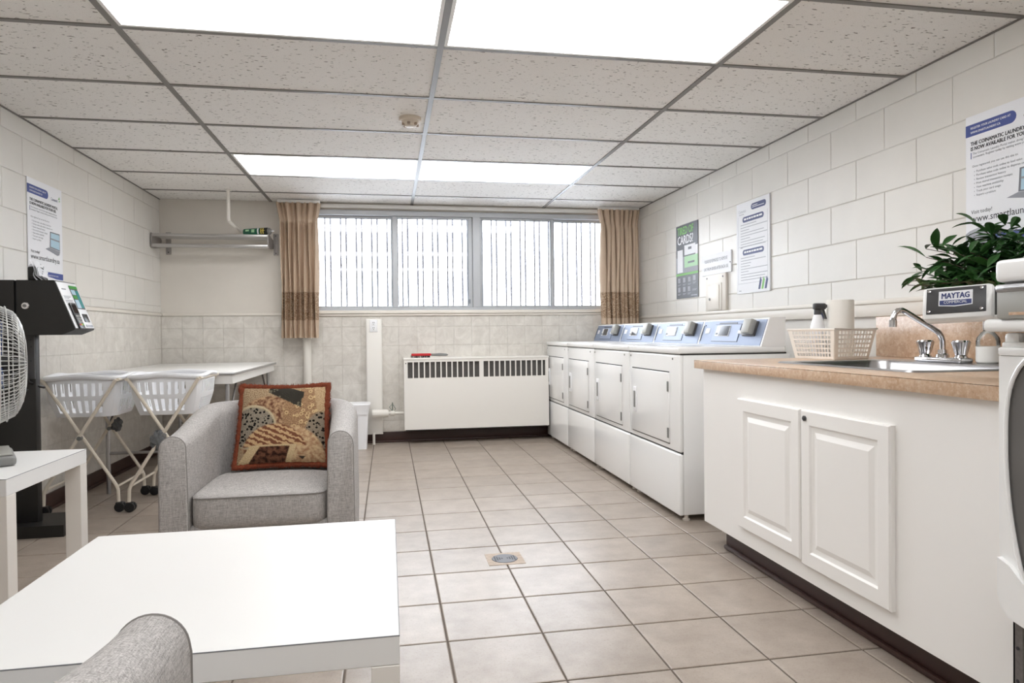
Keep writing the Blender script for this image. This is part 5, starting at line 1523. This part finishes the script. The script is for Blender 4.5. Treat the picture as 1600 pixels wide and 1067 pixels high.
armchair('grey fabric tub armchair in the bottom left corner, only one arm in view', (-.650, 1.03, 0), PI)

# pillow
pw = thing('throw_pillow', 'rust-fringed patchwork tapestry pillow leaning on the armchair back', 'pillow', (-.488, 3.265, .358), math.radians(-3), local=True)
half_w, half_h, dep = .200, .190, .062
tilt = math.radians(17)
def pil(sx, sz, sgn):
    k = (1 - abs(sx) ** 2.4) * (1 - abs(sz) ** 2.4); d = dep * max(0, k) ** .5 * sgn
    px = half_w * sx * (1 - .05 * (1 - sz * sz)); pz = half_h * sz * (1 - .06 * (1 - sx * sx))
    px *= 1.02 - .03 * sz
    pz0 = pz + half_h + .014
    return (px, d * math.cos(tilt) + pz0 * math.sin(tilt) * 1.0, pz0 * math.cos(tilt) - d * math.sin(tilt))
b = MB(); b.grid(lambda u, v: pil(2 * u - 1, 2 * v - 1, -1), 28, 28, uv=True); part('pillow_front', b, M['cushion'], pw, angle=1.5)
b = MB(); b.grid(lambda u, v: pil(1 - 2 * u, 2 * v - 1, 1), 28, 28, uv=True); part('pillow_back', b, M['fringe'], pw, angle=1.5)
edge = []
for k in range(160):
    t = k / 40; s_ = int(t); f_ = t - s_
    q = [(-1 + 2 * f_, -1), (1, -1 + 2 * f_), (1 - 2 * f_, 1), (-1, 1 - 2 * f_)][s_]
    edge.append(Vector(pil(q[0], q[1], 0)))
rg = random.Random(9)
b = MB(); b.tube(edge, [.0145 + rg.uniform(-.003, .003) for _ in edge], 8, True); part('fringe_cord', b, M['fringe'], pw, angle=1.5)
b = MB(); cen = Vector(pil(0, 0, 0))
for k in range(2600):
    i = rg.random() * 160; p = edge[int(i)].lerp(edge[(int(i) + 1) % 160], i % 1)
    d = (p - cen).normalized() + Vector((rg.uniform(-.6, .6), rg.uniform(-1.2, .8), rg.uniform(-.6, .6))); d.normalize()
    q = p + d * rg.uniform(.015, .028)
    if q.z < .003: q.z = .003
    s_ = d.cross(Vector((rg.uniform(-1, 1), rg.uniform(-1, 1), rg.uniform(-1, 1)))).normalized() * .0016
    b.add([p + s_, p - s_, q], [(0, 1, 2)])
o = part('fringe_strands', b, M['fringe'], pw, smooth=False, recalc=False); o['kind'] = 'stuff'
